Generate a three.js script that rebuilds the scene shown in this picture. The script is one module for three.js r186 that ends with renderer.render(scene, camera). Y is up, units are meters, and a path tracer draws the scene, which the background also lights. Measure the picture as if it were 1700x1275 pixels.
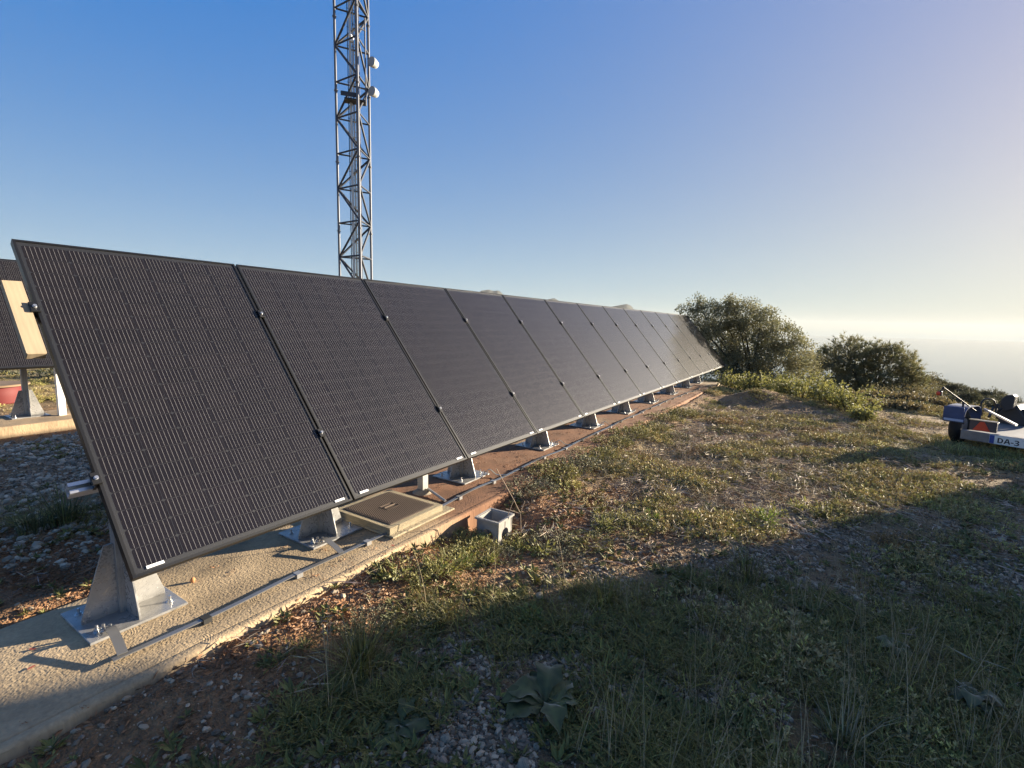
import * as THREE from 'three';
import { mergeGeometries } from 'three/addons/utils/BufferGeometryUtils.js';

// ---------------------------------------------------------------- camera, sky, sun, exposure
const D2R = Math.PI / 180;
const scene = new THREE.Scene();
const camera = new THREE.PerspectiveCamera(77.13, 4 / 3, 0.05, 90000);
const CAM = new THREE.Vector3(0, 1.5, 0);
const PITCH = 7.12 * D2R, ROLL = 1.285 * D2R, FPX = 799.65;
camera.position.copy(CAM);
camera.rotation.order = 'YXZ';
camera.rotation.set(-PITCH, 0, ROLL);
camera.updateMatrixWorld();

const renderer = new THREE.WebGLRenderer({ antialias: true });
renderer.toneMapping = THREE.LinearToneMapping;
const EXPOSURE = 3.7;
renderer.toneMappingExposure = EXPOSURE;
renderer.shadowMap.enabled = true;

const SUN_AZ = 65 * D2R, SUN_EL = 11.6 * D2R;
const SUN = new THREE.Vector3(Math.sin(SUN_AZ) * Math.cos(SUN_EL), Math.sin(SUN_EL), -Math.cos(SUN_AZ) * Math.cos(SUN_EL));
{
  // clear winter-afternoon air: blue above, pale at the horizon, warm and bright towards the sun
  const w = 1024, h = 512, data = new Float32Array(w * h * 4), d = new THREE.Vector3();
  for (let j = 0; j < h; j++) for (let i = 0; i < w; i++) {
    const el = ((j + 0.5) / h - 0.5) * Math.PI, phi = ((i + 0.5) / w) * 2 * Math.PI - Math.PI;
    d.set(Math.cos(el) * Math.cos(phi), Math.sin(el), Math.cos(el) * Math.sin(phi));
    const g = Math.acos(Math.min(1, Math.max(-1, d.dot(SUN)))) / D2R;
    const e = Math.max(0, el / D2R);
    const a = Math.exp(-e / 15), b = Math.exp(-g / 35), c = Math.exp(-g / 7);
    const k = (j * w + i) * 4, air = 1 - 0.34 * Math.exp(-e / 2);
    const S = [-0.075 + 0.51 * a + 0.83 * Math.exp(-g / 30) + 0.7 * c, 0.11 + 0.515 * a + 0.46 * b + 0.6 * c, 0.6 + 0.1 * a + 0.05 * b + 0.5 * c];
    const hi = Math.min(1, Math.max(0, (e - 31) / 45)), Zc = [0.15, 0.235, 0.42];
    for (let q = 0; q < 3; q++) data[k + q] = Math.max(0.02, S[q] * (1 - hi) + (Zc[q] + 0.5 * b * (1 - q * 0.3)) * hi) * air / EXPOSURE;
    data[k + 3] = 1;
  }
  const t = new THREE.DataTexture(data, w, h, THREE.RGBAFormat, THREE.FloatType);
  t.mapping = THREE.EquirectangularReflectionMapping;
  t.magFilter = t.minFilter = THREE.LinearFilter;
  t.wrapS = THREE.RepeatWrapping;
  t.needsUpdate = true;
  scene.background = t;
  scene.environment = t;
}
const sun = new THREE.DirectionalLight(new THREE.Color().setRGB(1, 0.87, 0.67), 5);
sun.position.copy(SUN).multiplyScalar(60);
sun.castShadow = true;
sun.shadow.mapSize.set(4096, 4096);
Object.assign(sun.shadow.camera, { left: -30, right: 30, top: 30, bottom: -30, near: 1, far: 140 });
sun.shadow.bias = -0.0005;
scene.add(sun, sun.target);

// ---------------------------------------------------------------- helpers
let seed = 12345;
const rnd = () => { seed = (seed + 0x6d2b79f5) | 0; let t = Math.imul(seed ^ (seed >>> 15), 1 | seed); t = (t + Math.imul(t ^ (t >>> 7), 61 | t)) ^ t; return ((t ^ (t >>> 14)) >>> 0) / 4294967296; };
const rr = (a, b) => a + (b - a) * rnd();
const clamp = (x, a = 0, b = 1) => Math.min(b, Math.max(a, x));
const lerp = (a, b, t) => a + (b - a) * t;
const smooth = (a, b, x) => { const t = clamp((x - a) / (b - a)); return t * t * (3 - 2 * t); };
const hash = (x, y) => { let h = Math.imul(x, 374761393) + Math.imul(y, 668265263); h = Math.imul(h ^ (h >>> 13), 1274126177); return ((h ^ (h >>> 16)) >>> 0) / 4294967296; };
function vnoise(x, y) {
  const i = Math.floor(x), j = Math.floor(y), f = x - i, g = y - j, s = f * f * (3 - 2 * f), t = g * g * (3 - 2 * g);
  return lerp(lerp(hash(i, j), hash(i + 1, j), s), lerp(hash(i, j + 1), hash(i + 1, j + 1), s), t);
}
const fbm = (x, y, o = 4) => { let v = 0, a = 0.5, n = 0; for (let k = 0; k < o; k++) { v += a * vnoise(x + k * 17.3, y - k * 9.1); n += a; a *= 0.5; x *= 2.03; y *= 2.03; } return v / n; };
const tnoise = (x, y, p) => { // tileable value noise with period p
  const i = Math.floor(x), j = Math.floor(y), f = x - i, g = y - j, s = f * f * (3 - 2 * f), t = g * g * (3 - 2 * g), m = (a) => ((a % p) + p) % p;
  return lerp(lerp(hash(m(i), m(j)), hash(m(i + 1), m(j)), s), lerp(hash(m(i), m(j + 1)), hash(m(i + 1), m(j + 1)), s), t);
};
const lin = (r, g, b) => new THREE.Color().setRGB(r, g, b);
const srgb = (r, g, b) => new THREE.Color().setRGB(r / 255, g / 255, b / 255, THREE.SRGBColorSpace);

const used = {};
function numbered(name) { used[name] = (used[name] ?? -1) + 1; return used[name] ? `${name}_${String(used[name]).padStart(3, '0')}` : name; }
function tag(o, label, category, group) { o.userData = { label, category }; if (group) o.userData.group = group; return o; }
function mesh(name, geo, mat, parent = scene) {
  const m = new THREE.Mesh(geo, mat);
  m.name = parent === scene ? numbered(name) : name;
  m.castShadow = m.receiveShadow = true;
  parent.add(m);
  return m;
}
function thing(name, label, category, pos, turn = 0, group) {
  const g = new THREE.Group();
  g.name = numbered(name); g.position.set(...pos); g.rotation.order = 'YXZ'; g.rotation.y = turn;
  tag(g, label, category, group); scene.add(g);
  return g;
}
function copyOf(root, label, group) {
  const r = root.clone(); r.name = numbered(root.name.replace(/_\d{3}$/, ''));
  r.userData = { ...root.userData }; if (label) r.userData.label = label; if (group) r.userData.group = group;
  scene.add(r);
  return r;
}
function structure(name, geo, mat) { const m = mesh(name, geo, mat); m.userData = { kind: 'structure' }; return m; }
const strip = (g) => { const o = g.index ? g.toNonIndexed() : g; for (const k of Object.keys(o.attributes)) if (!['position', 'normal', 'uv'].includes(k)) o.deleteAttribute(k); return o; };
const merge = (list) => mergeGeometries(list.map(strip));
const box = (w, h, d, x = 0, y = 0, z = 0) => new THREE.BoxGeometry(w, h, d).translate(x, y, z);
const V = (x, y, z) => new THREE.Vector3(x, y, z);
function bar(a, b, r, seg = 6) { // round bar between two points
  const d = b.clone().sub(a), g = new THREE.CylinderGeometry(r, r, d.length(), seg);
  g.applyQuaternion(new THREE.Quaternion().setFromUnitVectors(V(0, 1, 0), d.normalize()));
  return g.translate((a.x + b.x) / 2, (a.y + b.y) / 2, (a.z + b.z) / 2);
}
function beam(a, b, w, h) { // rectangular bar between two points, h across the vertical plane
  const d = b.clone().sub(a), g = new THREE.BoxGeometry(d.length(), h, w);
  const x = d.clone().normalize(), z = V(0, 1, 0).cross(x).negate().lengthSq() > 1e-6 ? x.clone().cross(V(0, 1, 0)).normalize() : V(0, 0, 1), y = z.clone().cross(x);
  g.applyMatrix4(new THREE.Matrix4().makeBasis(x, y, z));
  return g.translate((a.x + b.x) / 2, (a.y + b.y) / 2, (a.z + b.z) / 2);
}
function chamferBox(w, h, d, c) { // box with bevelled edges, centred
  const s = new THREE.Shape([[-w / 2 + c, -d / 2 + c], [w / 2 - c, -d / 2 + c], [w / 2 - c, d / 2 - c], [-w / 2 + c, d / 2 - c]].map((p) => new THREE.Vector2(...p)));
  return new THREE.ExtrudeGeometry(s, { depth: h - 2 * c, bevelEnabled: true, bevelSize: c, bevelThickness: c, bevelSegments: 1 }).rotateX(-Math.PI / 2).translate(0, -h / 2 + c, 0);
}
function triGeo(pos, col, idx) {
  const g = new THREE.BufferGeometry();
  g.setAttribute('position', new THREE.Float32BufferAttribute(pos, 3));
  if (col) g.setAttribute('color', new THREE.Float32BufferAttribute(col, 3));
  if (idx) g.setIndex(idx);
  g.computeVertexNormals();
  return g;
}
// grey noise tile: f(x, y) with x, y in 0..1, must tile
function tile(size, f, srgbMap = false) {
  const d = new Uint8Array(size * size * 4);
  for (let j = 0; j < size; j++) for (let i = 0; i < size; i++) {
    const v = f(i / size, j / size), k = (j * size + i) * 4;
    if (Array.isArray(v)) { d[k] = clamp(v[0]) * 255; d[k + 1] = clamp(v[1]) * 255; d[k + 2] = clamp(v[2]) * 255; } else d[k] = d[k + 1] = d[k + 2] = clamp(v) * 255;
    d[k + 3] = 255;
  }
  const t = new THREE.DataTexture(d, size, size);
  t.wrapS = t.wrapT = THREE.RepeatWrapping; t.magFilter = THREE.LinearFilter; t.minFilter = THREE.LinearMipmapLinearFilter; t.generateMipmaps = true;
  if (srgbMap) t.colorSpace = THREE.SRGBColorSpace;
  t.needsUpdate = true;
  return t;
}
const rep = (t, x, y = x) => { const c = t.clone(); c.repeat.set(x, y); c.needsUpdate = true; return c; };
const tf = (x, y, p, o = 4) => { let v = 0, a = 0.5, n = 0, q = p; for (let k = 0; k < o; k++) { v += a * tnoise(x * q, y * q, q); n += a; a *= 0.55; q *= 2; } return v / n; };
const std = (color, roughness, o = {}) => new THREE.MeshStandardMaterial({ color, roughness, ...o });

// ---------------------------------------------------------------- frame of the panel row: u along it, n out of its front
const A = 32.531 * D2R, TILT = 50.11 * D2R, TURN = Math.PI / 2 - A;
const U = V(Math.sin(A), 0, -Math.cos(A)), N = V(Math.cos(A), 0, Math.sin(A));
const B0 = V(-1.4547, 0.4833, -1.76);
const at = (u, n, y = 0) => V(B0.x + U.x * u + N.x * n, y, B0.z + U.z * u + N.z * n);
const un = (x, z) => { const dx = x - B0.x, dz = z - B0.z; return [dx * U.x + dz * U.z, dx * N.x + dz * N.z]; };
const PW = 1.046, PITCHU = 1.06, PL = 1.784, SLAB = 0.122;
// a photo pixel (1700 x 1275) to a direction and to the ground plane
function dirOf(px, py) { return V((px - 850) / FPX, (637.5 - py) / FPX, -1).applyQuaternion(camera.quaternion); }
function ground(px, py, y = 0) { const d = dirOf(px, py); return CAM.clone().addScaledVector(d, (y - CAM.y) / d.y); }
function deep(px, py, z) { const d = dirOf(px, py); return CAM.clone().addScaledVector(d, z / -d.z); }
const inv = camera.matrixWorld.clone().invert();
function pixel(x, y, z) { const p = V(x, y, z).applyMatrix4(inv); return p.z > -0.2 ? null : [850 + (FPX * p.x) / -p.z, 637.5 - (FPX * p.y) / -p.z]; }

// ---------------------------------------------------------------- terrain
const MOUND = ground(1262, 668), PIT = at(2.05, 0.36);
const R2 = V(-6.05, 0.84, -5.65); // bottom edge of the second row
function height(x, z) {
  const [u, n] = un(x, z);
  let h = 0.05 * (fbm(x * 0.55 + 3, z * 0.55) - 0.5) + 0.03 * (fbm(x * 2.1, z * 2.1 + 5) - 0.5);
  // soil against the slab
  if (u < 13.2) {
    const front = smooth(0.75, 0.1, n) * smooth(0.05, 0.12, n);
    h += front * (0.105 - 0.02 * smooth(2.3, 2.6, u) + 0.02 * (fbm(u * 3, 8, 3) - 0.5) - 0.075 * smooth(1.35, 1.6, u) * smooth(2.65, 2.35, u));
    h -= 0.1 * Math.exp(-((u - 2.05) ** 2 + (n - 0.3) ** 2) / 0.09);
    if (n < -0.55) h += 0.085 * smooth(-0.6, -0.8, n) * smooth(-6, -4, n) + 0.03 * Math.exp(-((n + 0.95) ** 2) / 0.03) * (0.5 + fbm(u * 2, 4));
    if (n > -0.74 && n < 0.09 && u > -4.2 && u < 12.6) h = Math.min(h, 0.02);
  }
  h += 0.26 * Math.exp(-((x - MOUND.x) ** 2 / 0.42 + (z - MOUND.z) ** 2 / 0.22)) * (0.85 + 0.3 * fbm(x * 5, z * 5));
  // the plateau ends and the hillside falls to the sea
  const q = Math.max(-z - 12.6 - Math.max(0, 1 - x) * 2.2 + 2.4 * smooth(5.5, 9.5, x), (x - 7.4) * 0.9, 0) + Math.max(0, Math.hypot(x, z) - 60) * 0.3;
  const f = smooth(0, 6, q) * q;
  h += -0.21 * Math.min(f, 110) - 0.6 * Math.max(0, f - 110) + f * 0.05 * (fbm(x / 21, z / 21) - 0.5);
  return h;
}
function axis(lo, hi, step, far) { const a = []; let s = step, x = lo; const left = []; while (x > -far) { s *= 1.22; x -= s; left.unshift(x); } a.push(...left); for (x = lo; x < hi; x += step) a.push(x); s = step; while (x < far) { a.push(x); s *= 1.22; x += s; } a.push(x); return a; }

// what covers the ground where: soft patches given by where they lie, mixed with noise
const patchList = [];
function patch(kind, px, py, rx, ry, w = 1) {
  const c = ground(px, py), e = ground(px + rx, py), f = ground(px, py - ry), g = ground(px, py + ry);
  patchList.push({ kind, x: c.x, z: c.z, ax: Math.abs(e.x - c.x) + 0.02, az: Math.max(Math.abs(f.z - g.z) / 2, 0.04), w });
}
patch('gravel', 850, 1140, 190, 150); patch('gravel', 1000, 960, 90, 45, 0.8); patch('gravel', 1400, 930, 260, 70, 1.5); patch('gravel', 1060, 1050, 100, 60);
patch('gravel', 300, 1190, 260, 70, 0.8); patch('gravel', 70, 800, 200, 80, 1.2); patch('gravel', 1560, 860, 160, 50, 0.7); patch('gravel', 1150, 1120, 70, 50); patch('gravel', 1180, 830, 90, 25, 0.5);
patch('gravel', 900, 1290, 260, 60); patch('gravel', 1270, 672, 70, 10, 0.6);
patch('soil', 560, 960, 160, 45, 1.3); patch('soil', 470, 1040, 120, 40); patch('soil', 1010, 845, 120, 32, 1.2); patch('soil', 900, 880, 80, 30); patch('soil', 1240, 655, 90, 18, 1.4); patch('soil', 250, 1150, 230, 60, 1.3); patch('soil', 80, 980, 160, 35, 1.6); patch('soil', 80, 930, 160, 40, 1.2);
patch('grass', 1420, 1130, 330, 150, 1.3); patch('grass', 1650, 1200, 200, 150, 1.2); patch('grass', 600, 1160, 130, 85, 1.0); patch('grass', 1180, 1000, 110, 70, 0.8); patch('grass', 1000, 990, 60, 25, 0.8); patch('grass', 120, 880, 90, 30, 1.1); patch('grass', 1150, 1230, 140, 70, 1.1); patch('grass', 880, 1040, 60, 60, 0.6); patch('grass', 720, 1010, 70, 50, 0.5); patch('grass', 1620, 1000, 130, 80, 0.9);
patch('straw', 1230, 750, 260, 60, 1.2); patch('straw', 1350, 700, 220, 22, 1); patch('straw', 1130, 800, 120, 40, 0.7);
patch('moss', 1350, 790, 190, 50, 1); patch('moss', 1460, 735, 130, 25, 1.2); patch('moss', 1640, 752, 110, 25, 1.2); patch('moss', 1000, 740, 130, 40, 0.8); patch('moss', 1200, 860, 150, 25, 0.5); patch('moss', 1400, 660, 160, 14, 1);
function cover(x, z) {
  const o = { gravel: 0, soil: 0, grass: 0, straw: 0, moss: 0 };
  const wx = x + 0.35 * (fbm(x * 1.7, z * 1.7, 3) - 0.5), wz = z + 0.35 * (fbm(x * 1.7 + 40, z * 1.7, 3) - 0.5);
  for (const p of patchList) { const dx = (wx - p.x) / p.ax, dz = (wz - p.z) / p.az, d = dx * dx + dz * dz; if (d < 6) o[p.kind] += p.w * Math.exp(-d * 1.1); }
  const far = smooth(9, 14, Math.hypot(x, z));
  o.moss += 0.5 * far; o.grass += 0.05 + 0.2 * smooth(0.5, 0.72, fbm(x * 0.9 + 9, z * 0.9));
  o.soil += 0.3;
  const k = fbm(x * 2.6 + 7, z * 2.6 + 3, 4);
  o.gravel *= 0.55 + 0.9 * k; o.grass *= 0.4 + 1.2 * fbm(x * 3.1 - 5, z * 3.1, 3); o.straw *= 0.4 + 1.2 * fbm(x * 2 - 15, z * 2, 3); o.moss *= 0.4 + 1.2 * fbm(x * 2.4 + 25, z * 2.4, 3);
  return o;
}
const COL = { gravel: [0.16, 0.12, 0.07], soil: [0.27, 0.13, 0.058], grass: [0.15, 0.115, 0.05], straw: [0.34, 0.245, 0.14], moss: [0.29, 0.25, 0.1] };
{
  const xs = axis(-7.5, 10.5, 0.075, 2200), zs = axis(-13.5, 0.6, 0.075, 2200);
  const pos = [], col = [], uv = [], idx = [];
  for (const z of zs) for (const x of xs) {
    const y = height(x, z), c = cover(x, z);
    let s = 0, r = 0, g = 0, b = 0;
    for (const k in c) { s += c[k]; r += c[k] * COL[k][0]; g += c[k] * COL[k][1]; b += c[k] * COL[k][2]; }
    const v = (0.6 + 0.8 * fbm(x * 6, z * 6, 3)) / s;
    pos.push(x, y, z); uv.push(x, z);
    col.push(r * v, g * v, b * v);
  }
  const w = xs.length;
  for (let j = 0; j < zs.length - 1; j++) for (let i = 0; i < w - 1; i++) { const a = j * w + i; idx.push(a, a + w, a + 1, a + 1, a + w, a + w + 1); }
  const g = triGeo(pos, col, idx); g.setAttribute('uv', new THREE.Float32BufferAttribute(uv, 2));
  const grain = tile(1024, (x, y) => { const a = tf(x, y, 48, 3), b = tf(x + 0.3, y + 0.7, 150, 2); return [0.62 + 0.5 * (a - 0.5) + 0.75 * Math.max(0, b - 0.52), 0.62 + 0.5 * (a - 0.5) + 0.72 * Math.max(0, b - 0.52), 0.62 + 0.48 * (a - 0.5) + 0.68 * Math.max(0, b - 0.52)]; });
  const relief = tile(1024, (x, y) => 0.5 * tf(x, y, 40, 3) + 0.5 * tf(x + 0.5, y, 120, 3));
  const m = std(lin(1.5, 1.5, 1.5), 0.95, { vertexColors: true, map: rep(grain, 0.8), bumpMap: rep(relief, 0.8), bumpScale: 0.03 });
  structure('ground', g, m);
}
// ---------------------------------------------------------------- sea and far mountains
{
  const g = new THREE.RingGeometry(400, 48000, 96, 24).rotateX(-Math.PI / 2).translate(0, -430, 0);
  const ripples = tile(512, (x, y) => 0.5 * tf(x, y, 8, 5) + 0.5 * tf(x + 0.4, y, 24, 3));
  const uvA = g.attributes.uv, p = g.attributes.position;
  for (let i = 0; i < p.count; i++) uvA.setXY(i, p.getX(i) / 900, p.getZ(i) / 260);
  structure('sea', g, std(lin(0.03, 0.06, 0.085), 0.12, { bumpMap: ripples, bumpScale: 0.2 }));
}
{
  // a ridge far behind the panels: only its highest tops clear their upper edge
  const pos = [], idx = [], n = 200, D = 15000;
  const peak = (az, c, w, h) => h * Math.exp(-(((az - c) / w) ** 2));
  for (let i = 0; i <= n; i++) {
    const az = lerp(-30, 16, i / n), el = 2.5 + 1.35 * smooth(-5.2, -3.6, az) * smooth(-0.2, -2.0, az) + peak(az, 4.6, 1.2, 0.8) + peak(az, 13, 1.8, 0.5) - 2.2 * smooth(13, 16, az) + 0.22 * (fbm(az * 1.7, 3, 4) - 0.5) - 0.5 * smooth(-3, 12, az);
    const x = Math.sin(az * D2R), z = -Math.cos(az * D2R), top = Math.tan(el * D2R) * D + 1.5;
    for (let k = 0; k < 6; k++) { const t = k / 5, d = D - 3500 * (1 - t) + 500 * (fbm(az * 2 + k * 7, k) - 0.5) * (1 - t); pos.push(x * d, lerp(-430, top, Math.pow(t, 0.8)), z * d); }
    pos.push(x * (D + 3500), -430, z * (D + 3500));
  }
  for (let i = 0; i < n; i++) for (let k = 0; k < 6; k++) { const a = i * 7 + k; idx.push(a, a + 7, a + 1, a + 1, a + 7, a + 8); }
  structure('mountain', triGeo(pos, null, idx), std(lin(0.03, 0.036, 0.03), 1));
}
// ---------------------------------------------------------------- materials
const noiseFine = tile(512, (x, y) => 0.5 * tf(x, y, 64, 3) + 0.5 * tf(x + 0.3, y + 0.2, 8, 4));
const noiseCloud = tile(512, (x, y) => 0.72 + 0.5 * (tf(x, y, 5, 6) - 0.5) + 0.1 * (tf(x, y, 90, 2) - 0.5));
const galv = new THREE.MeshStandardMaterial({ color: lin(0.5, 0.49, 0.475), roughness: 0.42, metalness: 0.4, map: rep(noiseCloud, 3), roughnessMap: rep(noiseFine, 2) });
galv.roughness = 0.75;
const zinc = std(lin(0.6, 0.6, 0.6), 0.3, { metalness: 0.9 });
const black = std(lin(0.004, 0.004, 0.0045), 0.45);
const alu = std(lin(0.62, 0.62, 0.62), 0.35, { metalness: 0.85 });
const whitePrint = std(lin(0.75, 0.75, 0.76), 0.5);
const paleMetal = std(lin(0.55, 0.54, 0.51), 0.6, { metalness: 0.25, map: rep(noiseCloud, 2) });
const rubber = std(lin(0.02, 0.02, 0.02), 0.8);

// ---------------------------------------------------------------- concrete slabs
function slabGeo(u0, u1, n0, n1, top, low, origin, stained) {
  const step = 0.06, nu = Math.round((u1 - u0) / step), nn = 16, pos = [], col = [], uv = [], idx = [];
  const prof = []; // across: back foot, back top, ... front top, lip, front foot
  prof.push([n0 - 0.01, low]); prof.push([n0, top - 0.008]);
  for (let j = 0; j <= nn; j++) prof.push([lerp(n0 + 0.008, n1 - 0.012, j / nn), top]);
  if (stained) prof.splice(prof.length - 2, 2, [0.042, top], [0.046, top - 0.007], [0.05, top - 0.007], [0.054, top], [0.088, top]);
  prof.push([n1, top - 0.012]); prof.push([n1 + 0.006, (top + low) / 2]); prof.push([n1 + 0.012, low]);
  const w = prof.length;
  for (let i = 0; i <= nu; i++) {
    const u = lerp(u0, u1, i / nu), end = smooth(u1 - 0.35, u1, u);
    prof.forEach(([n, y], j) => {
      const wob = 0.012 * (fbm(u * 3 + j * 0.05, n > 0 ? 5 : 9, 4) - 0.5) + 0.03 * Math.max(0, fbm(u * 4.5, n * 0.5 + 2, 3) - 0.62);
      const edge = j < 2 || j >= w - 3;
      let nnn = n + (edge ? wob * (j < 2 ? 1 : -1) : 0);
      if (end > 0 && n > 0) nnn -= 0.1 * end * end * (n / n1);
      if (!edge && n > 0.04 && n < 0.06) nnn += 0.012 * (fbm(u * 2.5, 3, 4) - 0.5);
      let yy = y + (edge ? -Math.abs(wob) * 0.4 : 0.004 * (fbm(u * 1.6, n * 1.6, 3) - 0.5));
      const p = V(origin.x + U.x * u + N.x * nnn, yy, origin.z + U.z * u + N.z * nnn);
      pos.push(p.x, p.y, p.z); uv.push(u, nnn + (y < top - 0.02 ? y : 0));
      const f = fbm(u * 3.1, n * 3.1 + 11, 5), red = stained ? clamp(smooth(1.2, 2.1, u + (f - 0.5) * 0.9) * (1.0 + 0.6 * (f - 0.4)) - 0.55 * smooth(0.62, 0.72, fbm(u * 1.7 + 30, n * 2.6, 4)) - 0.9 * smooth(11.4, 12.2, u)) : 0.15;
      const g = (0.86 + 0.5 * (fbm(u * 5, n * 5, 4) - 0.5)) * (1 - 0.3 * smooth(0.58, 0.7, fbm(u * 1.9 + 50, n * 2.7 + 8, 4)));
      col.push(lerp(0.53, 0.34, red) * g, lerp(0.395, 0.165, red) * g, lerp(0.24, 0.085, red) * g);
    });
  }
  for (let i = 0; i < nu; i++) for (let j = 0; j < w - 1; j++) { const a = i * w + j; idx.push(a, a + 1, a + w, a + 1, a + w + 1, a + w); }
  const c0 = pos.length / 3; // end faces
  for (const i of [0, nu]) { const b = i * w; for (let j = 1; j < w - 2; j++) idx.push(b, b + j, b + j + 1); }
  const g = triGeo(pos, col, idx); g.setAttribute('uv', new THREE.Float32BufferAttribute(uv, 2));
  return g;
}
// trowel arcs and grit of the screed
const arcs = []; for (let k = 0; k < 46; k++) arcs.push([rnd(), rnd(), rr(0.05, 0.13), rr(0, 6.28), rr(0.8, 1.7), rr(0.35, 1)]);
const trowel = tile(1024, (x, y) => {
  let v = 0.5 + 0.75 * (tf(x, y, 110, 2) - 0.5);
  for (const [cx, cy, r, a0, w, amp] of arcs) {
    let dx = x - cx, dy = y - cy; dx -= Math.round(dx); dy -= Math.round(dy);
    const d = Math.hypot(dx, dy); if (d > r || d < r * 0.45) continue;
    let a = Math.atan2(dy, dx) - a0; a -= Math.round(a / 6.2832) * 6.2832; if (Math.abs(a) > w / 2) continue;
    v += amp * 0.22 * Math.sin(d * 6.2832 / 0.0115 + 16 * tf(x, y, 10, 3)) * (1 - Math.abs(a) / (w / 2)) ** 0.7 * Math.min(1, (r - d) / (r * 0.2), (d - r * 0.45) / (r * 0.2)) * (0.4 + tf(x + 0.2, y, 20, 2));
  }
  return v;
});
const screed = tile(512, (x, y) => 0.74 + 0.32 * (tf(x, y, 70, 3) - 0.5) + 0.3 * (tf(x, y, 6, 4) - 0.5));
const slabMat = std(lin(1.2, 1.2, 1.2), 0.92, { vertexColors: true, map: rep(screed, 1.3), bumpMap: rep(trowel, 1 / 0.9), bumpScale: 0.0028 });
structure('concrete_slab', slabGeo(-4, 12.6, -0.76, 0.1, SLAB, -0.12, B0, true), slabMat);
const slab2 = structure('concrete_slab', slabGeo(-3, 8, -0.9, 0.05, 0.15, -0.1, R2, false), slabMat);

// ---------------------------------------------------------------- solar panels
const NCX = 6, NCY = 20, FR = 0.011, MARG = 0.014;
const CW = (PW - 2 * FR - 2 * MARG) / NCX, CH = (PL - 2 * FR - 2 * 0.02) / NCY, CX0 = FR + MARG, CY0 = FR + 0.02;
const cellMats = [0, 1, 2].map((k) => new THREE.MeshPhysicalMaterial({ color: lin(0.0085 + 0.0009 * k, 0.0068 + 0.0007 * k, 0.0066 + 0.0007 * k), roughness: 0.5, ior: 1.5, specularIntensity: 0.12, specularColor: lin(0.5, 0.55, 1) }));
const sheetMat = std(lin(0.006, 0.006, 0.007), 0.6);
const wireMat = std(lin(0.25, 0.24, 0.24), 0.5, { metalness: 0.2 });
const glassMat = new THREE.MeshPhysicalMaterial({ color: lin(1, 1, 1), roughness: 0.16, roughnessMap: rep(noiseCloud, 1), transmission: 1, thickness: 0, ior: 1.5, specularIntensity: 0.75 });
const cw = CW - 0.0022, ch = CH - 0.0022, cc = 0.006;
const cellGeo = new THREE.ShapeGeometry(new THREE.Shape([[cc, 0], [cw - cc, 0], [cw, cc], [cw, ch - cc], [cw - cc, ch], [cc, ch], [0, ch - cc], [0, cc]].map((p) => new THREE.Vector2(...p))));
const frameGeo = merge([
  box(FR, PL, 0.035, FR / 2, PL / 2, -0.0175), box(FR, PL, 0.035, PW - FR / 2, PL / 2, -0.0175),
  box(PW - 2 * FR, FR, 0.0348, PW / 2, FR / 2, -0.0175), box(PW - 2 * FR, FR, 0.0348, PW / 2, PL - FR / 2, -0.0175),
  box(0.02, PL - 2 * FR, 0.0015, FR + 0.01, PL / 2, -0.0335), box(0.02, PL - 2 * FR, 0.0015, PW - FR - 0.01, PL / 2, -0.0335),
]);
const sheetGeo = box(PW - 2 * FR, PL - 2 * FR, 0.004, PW / 2, PL / 2, -0.0085);
const glassGeo = new THREE.PlaneGeometry(PW - 2 * FR, PL - 2 * FR).translate(PW / 2, PL / 2, -0.003);
const wireGeo = (() => {
  const pos = [], idx = [];
  const quad = (x0, x1, y0, y1) => { const b = pos.length / 3; pos.push(x0, y0, 0, x1, y0, 0, x1, y1, 0, x0, y1, 0); idx.push(b, b + 1, b + 2, b, b + 2, b + 3); };
  for (let c = 0; c < NCX; c++) for (let w = 0; w < 9; w++) {
    const x = CX0 + c * CW + CW / 2 + (w - 4) * CW / 9.6;
    for (let r = 0; r < NCY; r++) {
      const y = CY0 + r * CH;
      quad(x - 0.0005, x + 0.0005, y + 0.0025, y + CH - 0.0025);
      for (const f of [0.1, 0.9]) quad(x - 0.0008, x + 0.0008, y + f * CH - 0.003, y + f * CH + 0.003);
    }
  }
  return triGeo(pos, null, idx).translate(0, 0, -0.0054);
})();
const allCells = (list) => merge(list.map(([c, r]) => cellGeo.clone().translate(CX0 + c * CW + 0.0011, CY0 + r * CH + 0.0011, -0.006)));
const gridList = []; for (let c = 0; c < NCX; c++) for (let r = 0; r < NCY; r++) gridList.push([c, r]);
const cellSheetGeo = allCells(gridList);
const labelGeo = chamferBox(0.062, 0.0012, 0.0125, 0.0004).rotateX(Math.PI / 2);
const clampGeo = merge([chamferBox(0.034, 0.01, 0.055, 0.002).rotateX(Math.PI / 2).translate(0, 0, 0.006), box(0.012, 0.05, 0.05, 0, 0, -0.024)]);
const clampBolt = merge([new THREE.CylinderGeometry(0.007, 0.007, 0.008, 10).rotateX(Math.PI / 2).translate(0, 0, 0.0165), new THREE.CylinderGeometry(0.009, 0.009, 0.002, 12).rotateX(Math.PI / 2).translate(0, 0, 0.013)]);
const dustMat = std(lin(0.3, 0.28, 0.25), 1);
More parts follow.
